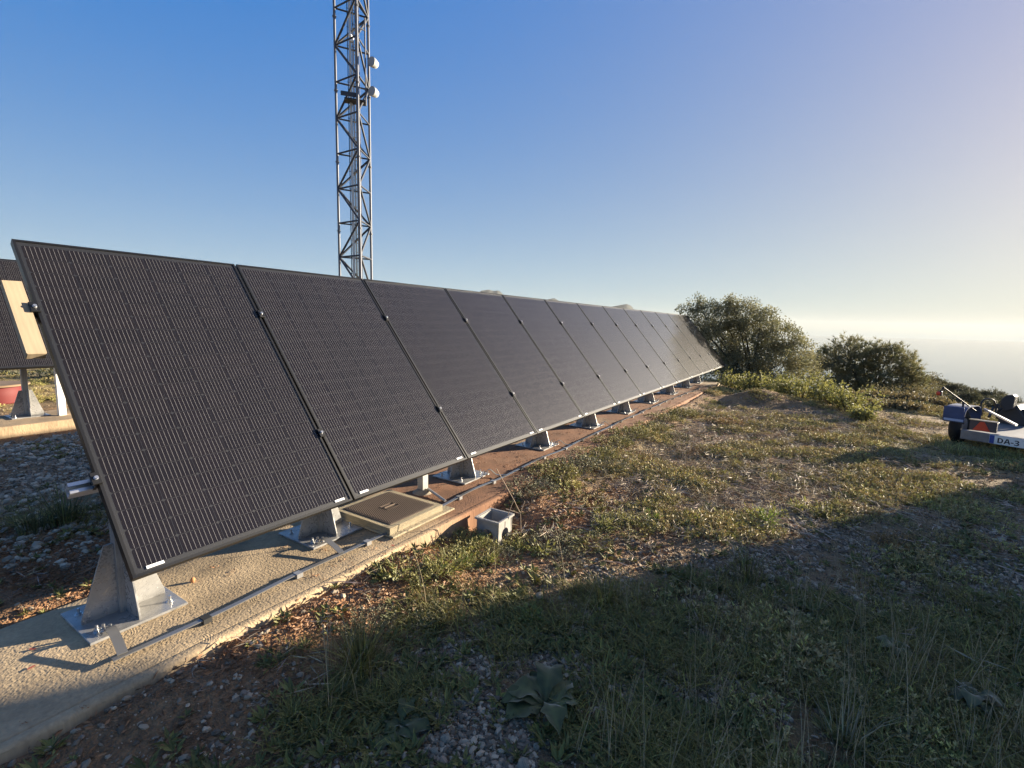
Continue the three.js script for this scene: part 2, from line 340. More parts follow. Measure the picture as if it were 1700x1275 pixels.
function makePanel(label, group, k, pos, detail, ends, tilt = TILT) {
  const p = thing('solar_panel', label, 'solar panel', [pos.x, pos.y, pos.z], TURN, group);
  p.rotation.x = -(Math.PI / 2 - tilt);
  mesh('frame', frameGeo, black, p);
  mesh('backsheet', sheetGeo, sheetMat, p);
  if (detail) for (const [c, r] of gridList) {
    const m = mesh('cell', cellGeo, cellMats[Math.floor(hash(c + k * 7, r * 3) * 3)], p);
    m.position.set(CX0 + c * CW + 0.0011, CY0 + r * CH + 0.0011, -0.006);
  } else mesh('cell_grid', cellSheetGeo, cellMats[1], p).userData.kind = 'stuff';
  mesh('contact_wires', wireGeo, wireMat, p).userData.kind = 'stuff';
  mesh('glass', glassGeo, glassMat, p);
  for (const x of [0.082, PW - 0.075]) mesh('label_sticker', labelGeo, whitePrint, p).position.set(x, 0.026, -0.0015);
  const xs = [-0.007]; if (ends) xs.push(PW + 0.007);
  for (const x of xs) for (const s of [0.45, 1.355]) { const c = mesh('clamp', clampGeo, black, p); c.position.set(x, s, 0.0006); mesh('bolt', clampBolt, zinc, c); }
  return p;
}
const ordinal = ['first', 'second', 'third', 'fourth', 'fifth', 'sixth', 'seventh', 'eighth', 'ninth', 'tenth', 'eleventh', 'twelfth', 'thirteenth'];
for (let k = 0; k < 13; k++) {
  const nm = k === 0 ? 'black solar panel at the end of the long row, beside the pale timber' : k === 12 ? 'black solar panel at the end of the long row, beside the oak' : `black solar panel, ${ordinal[k]} of the long row counted from the timber end`;
  makePanel(nm, 'panels of the long solar row', k, at(k * PITCHU, 0, B0.y), k < 5, k === 12);
}
// a few bird-lime specks and scuffs of dry dust on the nearest panels
// ---------------------------------------------------------------- rails and timber behind the panels
const panelFrame = (u, s, zoff) => { // point on the row: u along, s up the slope, zoff out of the panel face
  const p = at(u, -s * Math.cos(TILT) + zoff * Math.sin(TILT), B0.y + s * Math.sin(TILT) + zoff * Math.cos(TILT)); return p;
};
for (const [s, nm] of [[0.45, 'lower'], [1.355, 'upper']]) {
  const r = thing('mounting_rail', `long aluminium rail carrying the ${nm} clamps behind the long panel row`, 'rail', panelFrame(s < 1 ? -0.085 : -0.03, s, -0.06).toArray(), TURN, 'rails behind the long row');
  r.rotation.x = -(Math.PI / 2 - TILT);
  const w = 0.044, h = 0.046, t = 0.004, Lr = 13.95;
  mesh('channel', merge([box(Lr, t, h, Lr / 2, -w / 2, 0), box(Lr, t, h, Lr / 2, w / 2, 0), box(Lr, w - t, t, Lr / 2, 0, -h / 2 + t / 2), box(Lr, 0.012, t, Lr / 2, -w / 2 + 0.008, h / 2 - t / 2), box(Lr, 0.012, t, Lr / 2, w / 2 - 0.008, h / 2 - t / 2)]), alu, r);
}
{
  const grainTex = tile(512, (x, y) => { const v = 0.5 + 0.5 * Math.sin((x * 9 + 0.6 * tf(x, y, 3, 3)) * 6.2832); const k = 0.88 + 0.05 * v + 0.16 * (tf(x * 1, y, 12, 3) - 0.5); return [k, k * 0.98, k * 0.95]; });
  const timberMat = std(lin(0.38, 0.3, 0.2), 0.8, { map: rep(grainTex, 6, 1), bumpMap: rep(grainTex, 6, 1), bumpScale: 0.002 });
  const t = mesh('timber_batten', chamferBox(0.066, 0.42, 0.042, 0.004), timberMat);
  t.position.copy(panelFrame(-0.049, 1.31, -0.0235));
  t.rotation.order = 'YXZ'; t.rotation.set(-(Math.PI / 2 - TILT), TURN, 0);
  tag(t, 'short pale timber batten behind the upper edge of the end panel', 'timber');
}
// ---------------------------------------------------------------- pedestals
const PLATE = 0.37, FIN = 0.16;
const finGeo = (() => { // trapezoid fin standing on the plate, from the post outwards along +x
  const s = new THREE.Shape([[0.028, 0], [FIN, 0], [FIN, 0.018], [0.062, 0.33], [0.028, 0.33]].map((p) => new THREE.Vector2(...p)));
  return new THREE.ExtrudeGeometry(s, { depth: 0.006, bevelEnabled: true, bevelSize: 0.001, bevelThickness: 0.001, bevelSegments: 1 }).translate(0, 0.0135, -0.003);
})();
const plateGeo = chamferBox(PLATE, 0.012, PLATE, 0.002).translate(0, 0.007, 0);
const nutGeo = merge([new THREE.CylinderGeometry(0.011, 0.011, 0.011, 6).translate(0, 0.0055, 0), new THREE.CylinderGeometry(0.006, 0.006, 0.03, 8).translate(0, 0.015, 0), new THREE.CylinderGeometry(0.016, 0.016, 0.003, 12).translate(0, 0.0008, 0)]);
function makePedestal(label, group, p, postTop, beamGeo, postMat = galv) {
  const g = thing('support_pedestal', label, 'pedestal', [p.x, p.y, p.z], TURN, group);
  mesh('base_plate', plateGeo, galv, g);
  for (let k = 0; k < 4; k++) mesh('fin', finGeo, galv, g).rotation.y = k * Math.PI / 2;
  const t = 0.008, w = 0.056;
  mesh('post', merge([box(t, postTop, w, -w / 2 + t / 2, postTop / 2 + 0.013, 0), box(t, postTop, w, w / 2 - t / 2, postTop / 2 + 0.013, 0), box(w - 2 * t, postTop, t, 0, postTop / 2 + 0.013, w / 2 - t / 2), box(w - 2 * t, postTop, t, 0, postTop / 2 + 0.013, -w / 2 + t / 2)]), postMat, g);
  for (const [x, z] of [[-0.14, 0.1], [0.14, 0.1], [-0.14, -0.1], [0.14, -0.1]].map(([a, b]) => [a, b * 1.1])) mesh('anchor_bolt', nutGeo, zinc, g).position.set(x, 0.0125, z);
  if (beamGeo) mesh('sloping_beam', beamGeo, galv, g);
  return g;
}
const PED = [0.115, 1.17, 2.63, 4.02, 5.4, 6.76, 8.08, 9.53, 10.93, 12.08], PN = -0.475;
// beam along the slope under the rails, in the pedestal's own axes (x along the row, z out of the front)
const slopePt = (s, zoff, base, pn) => V(0, base + s * Math.sin(TILT) + zoff * Math.cos(TILT), -s * Math.cos(TILT) + zoff * Math.sin(TILT) - pn);
const beam1 = merge([beam(slopePt(0.25, -0.115, B0.y - SLAB, PN), slopePt(1.65, -0.115, B0.y - SLAB, PN), 0.05, 0.06)]);
const post1 = B0.y - SLAB + (-PN) * Math.tan(TILT) - 0.115 / Math.cos(TILT) - 0.03;
const pedWords = ['whose plate stands beside the cut end of the earthing strip', 'standing beside the manhole', 'standing beside the square post past the manhole'];
PED.forEach((u, k) => makePedestal(k < 3 ? `galvanised support pedestal ${pedWords[k]}` : k === 9 ? 'galvanised support pedestal nearest the rounded end of the slab' : `galvanised support pedestal under the long row, ${ordinal[k]} from the timber end`, 'pedestals of the long row', at(u, PN, SLAB), k ? post1 : 0.62, k ? beam1 : null));
// ---------------------------------------------------------------- square post, manhole, earthing strip
{
  const p = at(2.11, -0.46, SLAB), g = thing('square_post', 'pale square steel post rising from the slab behind the manhole', 'post', p.toArray(), TURN);
  mesh('tube', chamferBox(0.06, 0.86, 0.06, 0.004).translate(0, 0.43, 0), paleMetal, g);
  mesh('mortar_collar', new THREE.CylinderGeometry(0.045, 0.085, 0.03, 14).translate(0, 0.015, 0), std(lin(0.45, 0.39, 0.3), 0.95, { map: rep(screed, 1) }), g);
  const leg = mesh('conduit_leg', merge([bar(V(0.02, 0.03, 0.04), V(-0.07, 0.012, 0.3), 0.011, 10)]), galv, g);
}
{
  const c = at(1.625, -0.325, SLAB), g = thing('manhole', 'rusty studded manhole cover set in a low concrete box beside the pedestal', 'manhole', c.toArray(), TURN);
  const conc = std(lin(0.52, 0.43, 0.28), 0.92, { map: rep(screed, 1), bumpMap: rep(noiseFine, 2), bumpScale: 0.006 });
  const rust = std(lin(0.16, 0.115, 0.085), 0.75, { map: rep(noiseCloud, 2), metalness: 0.2 });
  const s = 0.51, d = 0.55, o = 0.04, h = 0.06;
  mesh('concrete_box', merge([box(s, h, o, 0, h / 2, d / 2 - o / 2), box(s, h, o, 0, h / 2, -d / 2 + o / 2), box(o, h, d - 2 * o, s / 2 - o / 2, h / 2, 0), box(o, h, d - 2 * o, -s / 2 + o / 2, h / 2, 0)]), conc, g);
  const base = mesh('footing', chamferBox(s + 0.1, 0.014, d + 0.08, 0.004).translate(0.04, 0.0085, 0), conc, g);
  const cov = mesh('cover', box(s - 2 * o - 0.006, 0.02, d - 2 * o - 0.006, 0, h - 0.006, 0), rust, g);
  const st = [], stud = new THREE.CylinderGeometry(0.0035, 0.005, 0.004, 5);
  for (let i = 0; i < 30; i++) for (let j = 0; j < 32; j++) { const x = (i - 14.5) * 0.0136 + (j % 2 ? 0.0068 : 0), z = (j - 15.5) * 0.0138; if (Math.abs(x) > 0.2 || (Math.abs(x) < 0.06 && Math.abs(z) < 0.04)) continue; st.push(stud.clone().translate(x, h + 0.006, z)); }
  mesh('studs', merge(st), rust, cov).userData.kind = 'stuff';
  mesh('handle_frame', merge([box(0.12, 0.005, 0.006, 0, h + 0.0065, 0.042), box(0.12, 0.005, 0.006, 0, h + 0.0065, -0.042), box(0.006, 0.005, 0.078, 0.057, h + 0.0065, 0), box(0.006, 0.005, 0.078, -0.057, h + 0.0065, 0), bar(V(-0.05, h + 0.008, 0), V(0.05, h + 0.008, 0), 0.006, 8)]), rust, cov);
}
function ribbon(points, w, t) { // flat metal tape along a curve, its broad side level
  const c = new THREE.CatmullRomCurve3(points), n = Math.max(8, points.length * 10), pos = [], idx = [];
  const P = c.getSpacedPoints(n);
  P.forEach((p, i) => {
    const d = P[Math.min(n, i + 1)].clone().sub(P[Math.max(0, i - 1)]).normalize(), s = d.clone().cross(V(0, 1, 0)).normalize(), up = s.clone().cross(d);
    for (const [a, b] of [[-1, -1], [1, -1], [1, 1], [-1, 1]]) { const q = p.clone().addScaledVector(s, a * w / 2).addScaledVector(up, b * t / 2); pos.push(q.x, q.y, q.z); }
  });
  for (let i = 0; i < n; i++) for (let k = 0; k < 4; k++) { const a = i * 4 + k, b = i * 4 + ((k + 1) % 4); idx.push(a, b, a + 4, b, b + 4, a + 4); }
  idx.push(0, 2, 1, 0, 3, 2, n * 4, n * 4 + 1, n * 4 + 2, n * 4, n * 4 + 2, n * 4 + 3);
  const g = triGeo(pos, null, idx); return g.toNonIndexed ? (() => { const q = g.toNonIndexed(); q.computeVertexNormals(); return q; })() : g;
}
{
  const g = thing('earthing_strip', 'long flat grey metal earthing strip clipped along the front of the slab', 'cable', [0, 0, 0]);
  const pts = []; for (let u = -0.06; u <= 11.2; u += 0.4) pts.push(at(u, -0.085 - 0.05 * smooth(1, 3, u) - 0.03 * smooth(4, 6, u) + 0.09 * smooth(8, 11, u) + 0.012 * Math.sin(u * 5), SLAB + 0.02 + 0.004 * Math.sin(u * 9)));
  mesh('strip', ribbon(pts, 0.026, 0.004), galv, g);
  const rodPts = [];
  for (let u = 0.28, k = 0; u < 11; u += 0.47, k++) {
    const i = (u + 0.06) / 0.4, a = pts[Math.floor(i)], b = pts[Math.min(pts.length - 1, Math.floor(i) + 1)], p = a.clone().lerp(b, i % 1);
    const c = mesh('clip', box(0.035, 0.024, 0.04), k % 3 ? galv : rubber, g);
    c.position.set(p.x, SLAB + 0.0135, p.z); c.rotation.y = TURN;
  }
  PED.forEach((u, k) => {
    const n1 = -0.11 - 0.03 * smooth(4, 6, u), far = k > 1;
    const s = far ? [at(u + 0.13, -0.315, SLAB + 0.025), at(u + 0.15, -0.27, SLAB + 0.06), at(u + 0.17, -0.2, SLAB + 0.02), at(u + 0.2, n1, SLAB + 0.03)] : [at(u - 0.125, -0.335, SLAB + 0.03), at(u - 0.12, -0.28, SLAB + 0.055), at(u - 0.125, -0.2, SLAB + 0.045), at(u - 0.14, n1 + 0.02, SLAB + 0.025)];
    mesh('strap', ribbon(s, far ? 0.02 : 0.035, 0.003), galv, g);
    const q = s[0];
    mesh('strap_bolt', merge([nutGeo.clone(), nutGeo.clone().translate(0.03, 0, 0.0)]), zinc, g).position.set(q.x, SLAB + 0.0125 + (far ? 0 : 0.01), q.z);
  });
}
{ // small things lying on the slab
  const pebble = new THREE.IcosahedronGeometry(0.012, 1), clay = std(lin(0.42, 0.2, 0.09), 0.9), redPaint = std(lin(0.36, 0.09, 0.06), 0.9);
  const a = at(0.41, -0.49, SLAB + 0.011); const m = mesh('clay_lump', pebble, clay); m.position.copy(a); m.scale.set(1, 1.3, 1); tag(m, 'small orange lump of clay lying on the slab near the end pedestal', 'clay lump');
  [[54, 1078], [52, 1109], [652, 906]].forEach(([x, y], i) => { const p = ground(x, y, SLAB + 0.002), q = mesh('paint_mark', new THREE.CircleGeometry(0.009, 7).rotateX(-Math.PI / 2).scale(1.6, 1, 0.8), redPaint); q.position.set(p.x, SLAB + 0.005, p.z); q.rotation.y = i * 1.3; tag(q, i < 2 ? 'small red paint spot on bare concrete near the end pedestal' : 'small red paint spot on the slab edge in front of the manhole', 'paint mark', 'red paint spots'); });
}
// ---------------------------------------------------------------- drain box
{
  const p = at(2.05, 0.295, -0.075), g = thing('drain_box', 'open grey plastic drain box sunk beside the slab edge', 'drain box', p.toArray(), TURN + 0.03);
  const plastic = std(lin(0.46, 0.43, 0.39), 0.6, { map: rep(noiseCloud, 3) });
  const s = 0.18, h = 0.2, t = 0.008;
  const wall = (hole) => { const sh = new THREE.Shape([[-s / 2, 0], [s / 2, 0], [s / 2 + 0.004, h], [-s / 2 - 0.004, h]].map((q) => new THREE.Vector2(...q))); if (hole) { const c = new THREE.Path(); c.absarc(0, 0.085, 0.045, 0, 6.2832, true); sh.holes.push(c); } return new THREE.ExtrudeGeometry(sh, { depth: t, bevelEnabled: false }); };
  [0, 1, 2, 3].forEach((k) => mesh('side', wall(k === 0 || k === 3).translate(0, 0, s / 2 - t), plastic, g).rotation.y = k * Math.PI / 2);
  mesh('bottom', box(s - 2 * t, t, s - 2 * t, 0, t / 2, 0), plastic, g);
  mesh('rim', merge([box(s + 0.03, 0.014, 0.012, 0, h - 0.004, s / 2 + 0.008), box(s + 0.03, 0.014, 0.012, 0, h - 0.004, -s / 2 - 0.008), box(0.012, 0.014, s + 0.004, s / 2 + 0.009, h - 0.004, 0), box(0.012, 0.014, s + 0.004, -s / 2 - 0.009, h - 0.004, 0)]), plastic, g);
}
// ---------------------------------------------------------------- second row behind
{
  const atR = (u, n, y) => V(R2.x + U.x * u + N.x * n, y, R2.z + U.z * u + N.z * n);
  for (let k = 0; k < 3; k++) makePanel(['black solar panel of the row behind, on the far side of the red drum', 'black solar panel of the row behind, directly behind the pale timber', 'black solar panel of the row behind, wholly behind the end panel of the long row'][k], 'panels of the row behind', k, atR((k - 1) * PITCHU - 0.2, 0, R2.y), false, false);
  const base = R2.y - 0.15, beam2 = beam(slopePt(0.2, -0.09, base, -0.6), slopePt(1.65, -0.09, base, -0.6), 0.05, 0.06), top2 = base + 0.6 * Math.tan(TILT) - 0.09 / Math.cos(TILT) - 0.03;
  for (const u of [0.32]) makePedestal('galvanised support pedestal of the row behind, near the red drum', 'pedestals of the row behind', atR(u, -0.6, 0.15), top2, beam2, paleMetal);
  const p = mesh('white_post', chamferBox(0.075, 1.0, 0.075, 0.004).translate(0, 0.5, 0), std(lin(0.7, 0.68, 0.64), 0.6));
  p.position.copy(atR(0.6, -0.35, 0.15)); p.rotation.y = TURN; tag(p, 'white square post standing beside the pedestal of the row behind', 'post');
  const q = ground(2, 664, 0.05), dr = thing('red_drum', 'low red drum with a flat wooden lid behind the second panel row', 'drum', [q.x - 0.12, height(q.x, q.z), q.z]);
  mesh('shell', new THREE.LatheGeometry([[0.36, 0], [0.38, 0.02], [0.375, 0.12], [0.385, 0.135], [0.375, 0.15], [0.38, 0.28], [0.3, 0.285]].map((v) => new THREE.Vector2(...v)), 28), std(lin(0.13, 0.012, 0.012), 0.7), dr);
  mesh('lid', new THREE.CylinderGeometry(0.45, 0.45, 0.03, 28).translate(0, 0.302, 0), std(lin(0.3, 0.2, 0.12), 0.85, { map: rep(noiseCloud, 1) }), dr);
}
// ---------------------------------------------------------------- lattice tower
{
  const az = -17.73 * D2R, D = 16.6, base = V(Math.sin(az) * D, 0, -Math.cos(az) * D);
  base.y = height(base.x, base.z);
  const steel = std(lin(0.13, 0.135, 0.155), 0.55, { metalness: 0.3 }), steelDark = std(lin(0.045, 0.05, 0.065), 0.6, { metalness: 0.2 });
  const g = thing('lattice_tower', 'tall triangular galvanised lattice tower behind the panels', 'tower', base.toArray(), -az);
  const R = 0.577, H = 14.7, bay = 1.05, del = 9.5 * D2R;
  const leg = [0, 1, 2].map((k) => { const f = del + k * 2.0944; return V(R * Math.sin(f), 0, R * Math.cos(f)); }); // local +z faces the camera
  const y3 = (v, y) => V(v.x, y, v.z);
  leg.forEach((l) => mesh('leg', merge([bar(y3(l, -0.1), y3(l, H), 0.04, 10), ...[2.1, 4.2, 6.3, 8.4, 10.5, 12.6].flatMap((y) => [new THREE.CylinderGeometry(0.06, 0.06, 0.012, 10).translate(l.x, y + 0.1, l.z), new THREE.CylinderGeometry(0.06, 0.06, 0.012, 10).translate(l.x, y + 0.125, l.z)])]), steel, g));
  for (let b = 0; b * bay < H; b++) for (let k = 0; k < 3; k++) {
    const a = leg[k], c = leg[(k + 1) % 3], y = 0.35 + b * bay;
    mesh('ring_brace', bar(y3(a, y), y3(c, y), 0.026, 6), steelDark, g);
    const [s, e] = (b + k) % 2 ? [a, c] : [c, a];
    if (y + bay < H + 0.4) mesh('diagonal_brace', bar(y3(s, y), y3(e, y + bay), 0.035, 6), steelDark, g);
  }
  const lx = -0.06, lz = 0.03, rungs = [];
  mesh('ladder_rail', bar(V(lx + 0.03, 0, lz), V(lx + 0.03, H, lz), 0.012, 6), steel, g);
  mesh('ladder_rail', bar(V(lx + 0.22, 0, lz - 0.1), V(lx + 0.22, H, lz - 0.1), 0.012, 6), steel, g);
  for (let y = 0.3; y < H; y += 0.28) mesh('rung', bar(V(lx + 0.03, y, lz), V(lx + 0.22, y, lz - 0.1), 0.01, 5), steelDark, g);
  mesh('feeder_duct', bar(V(-0.1, 0, 0.02), V(-0.1, H, 0.02), 0.042, 10), std(lin(0.62, 0.62, 0.6), 0.45, { metalness: 0.3 }), g);
  for (const [cx, cz] of [[0, -0.12], [0.05, -0.13], [-0.17, 0.05], [-0.03, 0.05]]) mesh('cable_run', bar(V(cx, 0, cz), V(cx, H, cz), 0.014, 6), rubber, g);
  const brk = []; for (let y = 0.9; y < H; y += 0.52) brk.push(bar(V(-0.2, y, 0.06), V(0.06, y, -0.02), 0.008, 5));
  mesh('duct_brackets', merge(brk), steelDark, g);
  const py = 8.2;
  mesh('platform', merge([box(0.62, 0.04, 0.34, 0.02, py - 0.06, 0.12), box(0.5, 0.13, 0.012, -0.14, py + 0.03, 0.37), box(0.02, 0.12, 0.3, 0.36, py, 0.1)]), steelDark, g);
  mesh('antenna_pole', merge([bar(V(0.33, py - 0.25, 0.42), V(0.33, py + 2.2, 0.42), 0.022, 8), bar(V(0.1, py + 1.85, 0.55), V(0.36, py + 1.85, 0.4), 0.02, 6), bar(V(0.1, py + 0.2, 0.55), V(0.36, py + 0.2, 0.4), 0.02, 6)]), steel, g);
  for (const y of [py + 0.17, py + 1.0]) {
    const d = thing('dish_antenna', y > py + 0.5 ? 'upper grey drum antenna on the lattice tower' : 'lower grey drum antenna on the lattice tower', 'antenna', [0, 0, 0], -az);
    const w = V(0.52, y, 0.46).applyAxisAngle(V(0, 1, 0), -az).add(base); d.position.copy(w); d.rotation.set(0, -az - 0.75, 0); 
    const white = std(lin(0.42, 0.42, 0.42), 0.5);
    mesh('drum', new THREE.LatheGeometry([[0.0, -0.2], [0.1, -0.19], [0.13, -0.1], [0.138, 0], [0.142, 0.03]].map((v) => new THREE.Vector2(...v)), 24).rotateX(Math.PI / 2), white, d);
    mesh('radome', new THREE.SphereGeometry(0.14, 20, 6, 0, 6.2832, 0, Math.PI / 2).scale(1, 0.1, 1).rotateX(Math.PI / 2).translate(0, 0, 0.03), std(lin(0.3, 0.31, 0.32), 0.6), d);
    mesh('bracket', merge([bar(V(0, 0, -0.18), V(-0.14, 0, -0.1), 0.022, 6), box(0.06, 0.1, 0.05, -0.12, 0, -0.1)]), steelDark, d);
  }
  const e = base.clone();
  const lampW = mesh('lamp_cluster', merge([new THREE.SphereGeometry(0.05, 8, 6).translate(-0.08, 10.0, 0.1), new THREE.SphereGeometry(0.04, 8, 6).translate(-0.02, 9.92, 0.12), box(0.1, 0.03, 0.1, -0.06, 9.86, 0.08)]), whitePrint, g);
}
// ---------------------------------------------------------------- the building whose shadow lies over the foreground (beyond the right of the view)
{
  const sd = [Math.cos(32.5 * D2R), Math.sin(32.5 * D2R)], pd = [-sd[1], sd[0]], o = [-0.306, -0.18];
  const w = (s, p) => at(o[0] + sd[0] * s + pd[0] * p, o[1] + sd[1] * s + pd[1] * p);
  const c = w(16.5, 5), corner = w(13, 0), dir = w(14, 0).sub(corner);
  const g = thing('technical_building', 'low rendered technical building casting its shadow over the gravel', 'building', [c.x, height(c.x, c.z), c.z], Math.atan2(-dir.z, dir.x));
  const render = std(lin(0.42, 0.38, 0.32), 0.9, { map: rep(screed, 2) });
  mesh('wall', box(7, 5.8, 10, 0, 1.9, 0), render, g);
  mesh('roof', chamferBox(7.02, 0.2, 10.02, 0.02).translate(0, 4.9, 0), std(lin(0.3, 0.29, 0.27), 0.9), g);
  const door = mesh('door', box(0.05, 2.1, 1.0, -3.52, 1.25, 1), std(lin(0.2, 0.22, 0.2), 0.5), g);
  mesh('handle', box(0.03, 0.03, 0.12, -3.56, 1.25, 1.38), zinc, door);
}
// ---------------------------------------------------------------- vegetation helpers
const leafMat = (c, tr = 0.35) => new THREE.MeshPhysicalMaterial({ color: c, roughness: 0.75, transmission: tr, thickness: 0, side: THREE.DoubleSide, vertexColors: true });
function frameOf(d, roll) { const t = Math.abs(d.y) < 0.9 ? V(0, 1, 0) : V(1, 0, 0), a = d.clone().cross(t).normalize(), b = a.clone().cross(d); return [a.clone().multiplyScalar(Math.cos(roll)).addScaledVector(b, Math.sin(roll)), b.clone().multiplyScalar(Math.cos(roll)).addScaledVector(a, -Math.sin(roll))]; }
const rdir = () => { const z = rr(-1, 1), a = rr(0, 6.2832), s = Math.sqrt(1 - z * z); return V(s * Math.cos(a), z, s * Math.sin(a)); };
class Leaves {
  constructor() { this.p = []; this.c = []; }
  leaf(o, d, len, wid, roll, col) { // folded pointed leaf: four triangles
    const [a, b] = frameOf(d, roll), m = o.clone().addScaledVector(d, len * 0.45).addScaledVector(b, -wid * 0.12), t = o.clone().addScaledVector(d, len), l = m.clone().addScaledVector(a, wid / 2).addScaledVector(b, wid * 0.22), r = m.clone().addScaledVector(a, -wid / 2).addScaledVector(b, wid * 0.22);
    for (const q of [o, l, m, m, l, t, o, m, r, m, t, r]) this.p.push(q.x, q.y, q.z);
    for (let k = 0; k < 12; k++) this.c.push(col[0], col[1], col[2]);
  }
  diamond(o, d, len, wid, roll, col) {
    const [a] = frameOf(d, roll), m = o.clone().addScaledVector(d, len * 0.5), t = o.clone().addScaledVector(d, len), l = m.clone().addScaledVector(a, wid / 2), r = m.clone().addScaledVector(a, -wid / 2);
    for (const q of [o, l, t, o, t, r]) this.p.push(q.x, q.y, q.z);
    for (let k = 0; k < 6; k++) this.c.push(col[0], col[1], col[2]);
  }
  needle(o, d, len, wid, roll, col) {
    const [a] = frameOf(d, roll), t = o.clone().addScaledVector(d, len);
    for (const q of [o.clone().addScaledVector(a, wid / 2), o.clone().addScaledVector(a, -wid / 2), t]) this.p.push(q.x, q.y, q.z);
    for (let k = 0; k < 3; k++) this.c.push(col[0], col[1], col[2]);
  }
  blade(o, lean, len, wid, bend, col, seg = 3) { // grass blade rising along y and arching towards lean
    const s = V(-lean.z, 0, lean.x);
    let pl = null, pr = null;
    for (let k = 0; k <= seg; k++) {
      const t = k / seg, q = o.clone().addScaledVector(lean, bend * len * t * t).add(V(0, len * t * (1 - 0.35 * bend * t), 0)), w = wid * (1 - t) ** 0.7 / 2, l = q.clone().addScaledVector(s, w), r = q.clone().addScaledVector(s, -w);
      if (pl) { const tri = k === seg ? [pl, pr, q] : [pl, pr, r, pl, r, l]; for (const v of tri) { this.p.push(v.x, v.y, v.z); this.c.push(col[0], col[1], col[2]); } }
      pl = l; pr = r;
    }
  }
  get geo() { return triGeo(this.p, this.c); }
}
const shade = (c, v) => c.map((x) => x * v);
const mix3 = (a, b, t) => a.map((x, k) => lerp(x, b[k], t));
function limbs(points, mat, parent, name = 'trunk') { // tapered tubes [[p, r], ...] merged into one
  const list = points.map((chain) => {
    const pos = [], idx = [], n = 7;
    chain.forEach(([p, r], i) => { for (let k = 0; k < n; k++) { const a = k / n * 6.2832; pos.push(p.x + r * Math.cos(a), p.y, p.z + r * Math.sin(a)); } if (i) for (let k = 0; k < n; k++) { const o = (i - 1) * n, k2 = (k + 1) % n; idx.push(o + k, o + n + k, o + k2, o + k2, o + n + k, o + n + k2); } });
    return triGeo(pos, null, idx);
  });
  return mesh(name, merge(list), mat, parent);
}
const bark = std(lin(0.1, 0.08, 0.06), 0.95, { map: rep(noiseCloud, 2) });
const plain = leafMat(lin(1, 1, 1), 0.45);
// ---------------------------------------------------------------- evergreen oak at the end of the row
function tree(name, label, category, base, blobs, opt, group) { // blobs: world [centre, radius, flatten]
  const g = thing(name, label, category, base.toArray(), 0, group), L = new Leaves();
  const total = blobs.reduce((s, b) => s + b[1] ** 2, 0);
  const chains = [];
  for (const [c, r] of blobs) {
    const q = c.clone().sub(base), clusters = Math.max(3, Math.round(opt.clusters * r * r / total));
    const mid = V(q.x * 0.35 + rr(-0.1, 0.1), q.y * 0.45, q.z * 0.35 + rr(-0.1, 0.1));
    chains.push([[V(rr(-0.12, 0.12), -0.3, rr(-0.12, 0.12)), opt.trunk], [mid, opt.trunk * 0.6], [q, opt.trunk * 0.15]]);
    for (let k = 0; k < clusters; k++) {
      const d = rdir(), cr = r * (0.35 + 0.68 * Math.pow(rnd(), 0.55)), o = q.clone().add(V(d.x * cr, d.y * cr * opt.flat, d.z * cr));
      if (o.y < opt.low) continue;
      const tone = rr(0.65, 1.25), col0 = mix3(opt.colA, opt.colB, rnd());
      const out = d.clone().add(V(0, opt.rise, 0)).normalize();
      if (k % 3 === 0) chains.push([[o.clone().addScaledVector(out, -opt.spread * 1.6), opt.trunk * 0.1], [o.clone().addScaledVector(out, opt.spread * 0.7), opt.trunk * 0.04]]);
      if (opt.kind === 'needle') {
        for (let t = 0; t < opt.per; t++) {
          const s = o.clone().add(rdir().multiplyScalar(opt.spread * rnd())), dd = out.clone().add(rdir().multiplyScalar(0.7)).normalize();
          for (let m = 0; m < 9; m++) L.needle(s.clone().addScaledVector(dd, rr(-0.03, 0.05)), dd.clone().add(rdir().multiplyScalar(0.55)).normalize(), rr(0.06, 0.1) * opt.size, 0.009 * opt.size, rr(0, 6), shade(col0, tone * rr(0.8, 1.2)));
        }
      } else for (let t = 0; t < opt.per; t++) {
        const s = o.clone().add(rdir().multiplyScalar(opt.spread * Math.sqrt(rnd()))), dd = out.clone().add(rdir()).normalize();
        L.leaf(s, dd, rr(0.7, 1.2) * opt.size, rr(0.4, 0.6) * opt.size, rr(0, 6), shade(col0, tone * rr(0.75, 1.25)));
      }
    }
  }
  mesh('crown', L.geo, opt.mat || plain, g);
  limbs(chains, bark, g);
  return g;
}
const blobAt = (z, list) => list.map(([px, py, r, dz = 0]) => [deep(px, py, z + dz), r * (z + dz) / FPX]);
{
  const z = 14.8, b = blobAt(z, [[1172, 532, 32], [1200, 524, 28, 0.3], [1232, 522, 30], [1262, 540, 32, -0.3], [1298, 562, 30], [1322, 588, 28, -0.2], [1335, 615, 24], [1240, 575, 48, 0.4], [1190, 575, 46, 0.5], [1290, 605, 44, -0.3], [1240, 615, 44], [1190, 618, 40, 0.2], [1156, 506, 13], [1136, 514, 8], [1216, 500, 10], [1150, 560, 28, 0.6]]);
  const c = deep(1245, 640, z), base = V(c.x, height(c.x, c.z), c.z);
  tree('oak_tree', 'bushy evergreen oak standing past the end of the slab', 'tree', base, b, { clusters: 2600, per: 20, size: 0.066, spread: 0.16, flat: 0.95, rise: 0.25, low: -0.3, trunk: 0.05, colA: [0.19, 0.195, 0.1], colB: [0.32, 0.29, 0.15] });
}
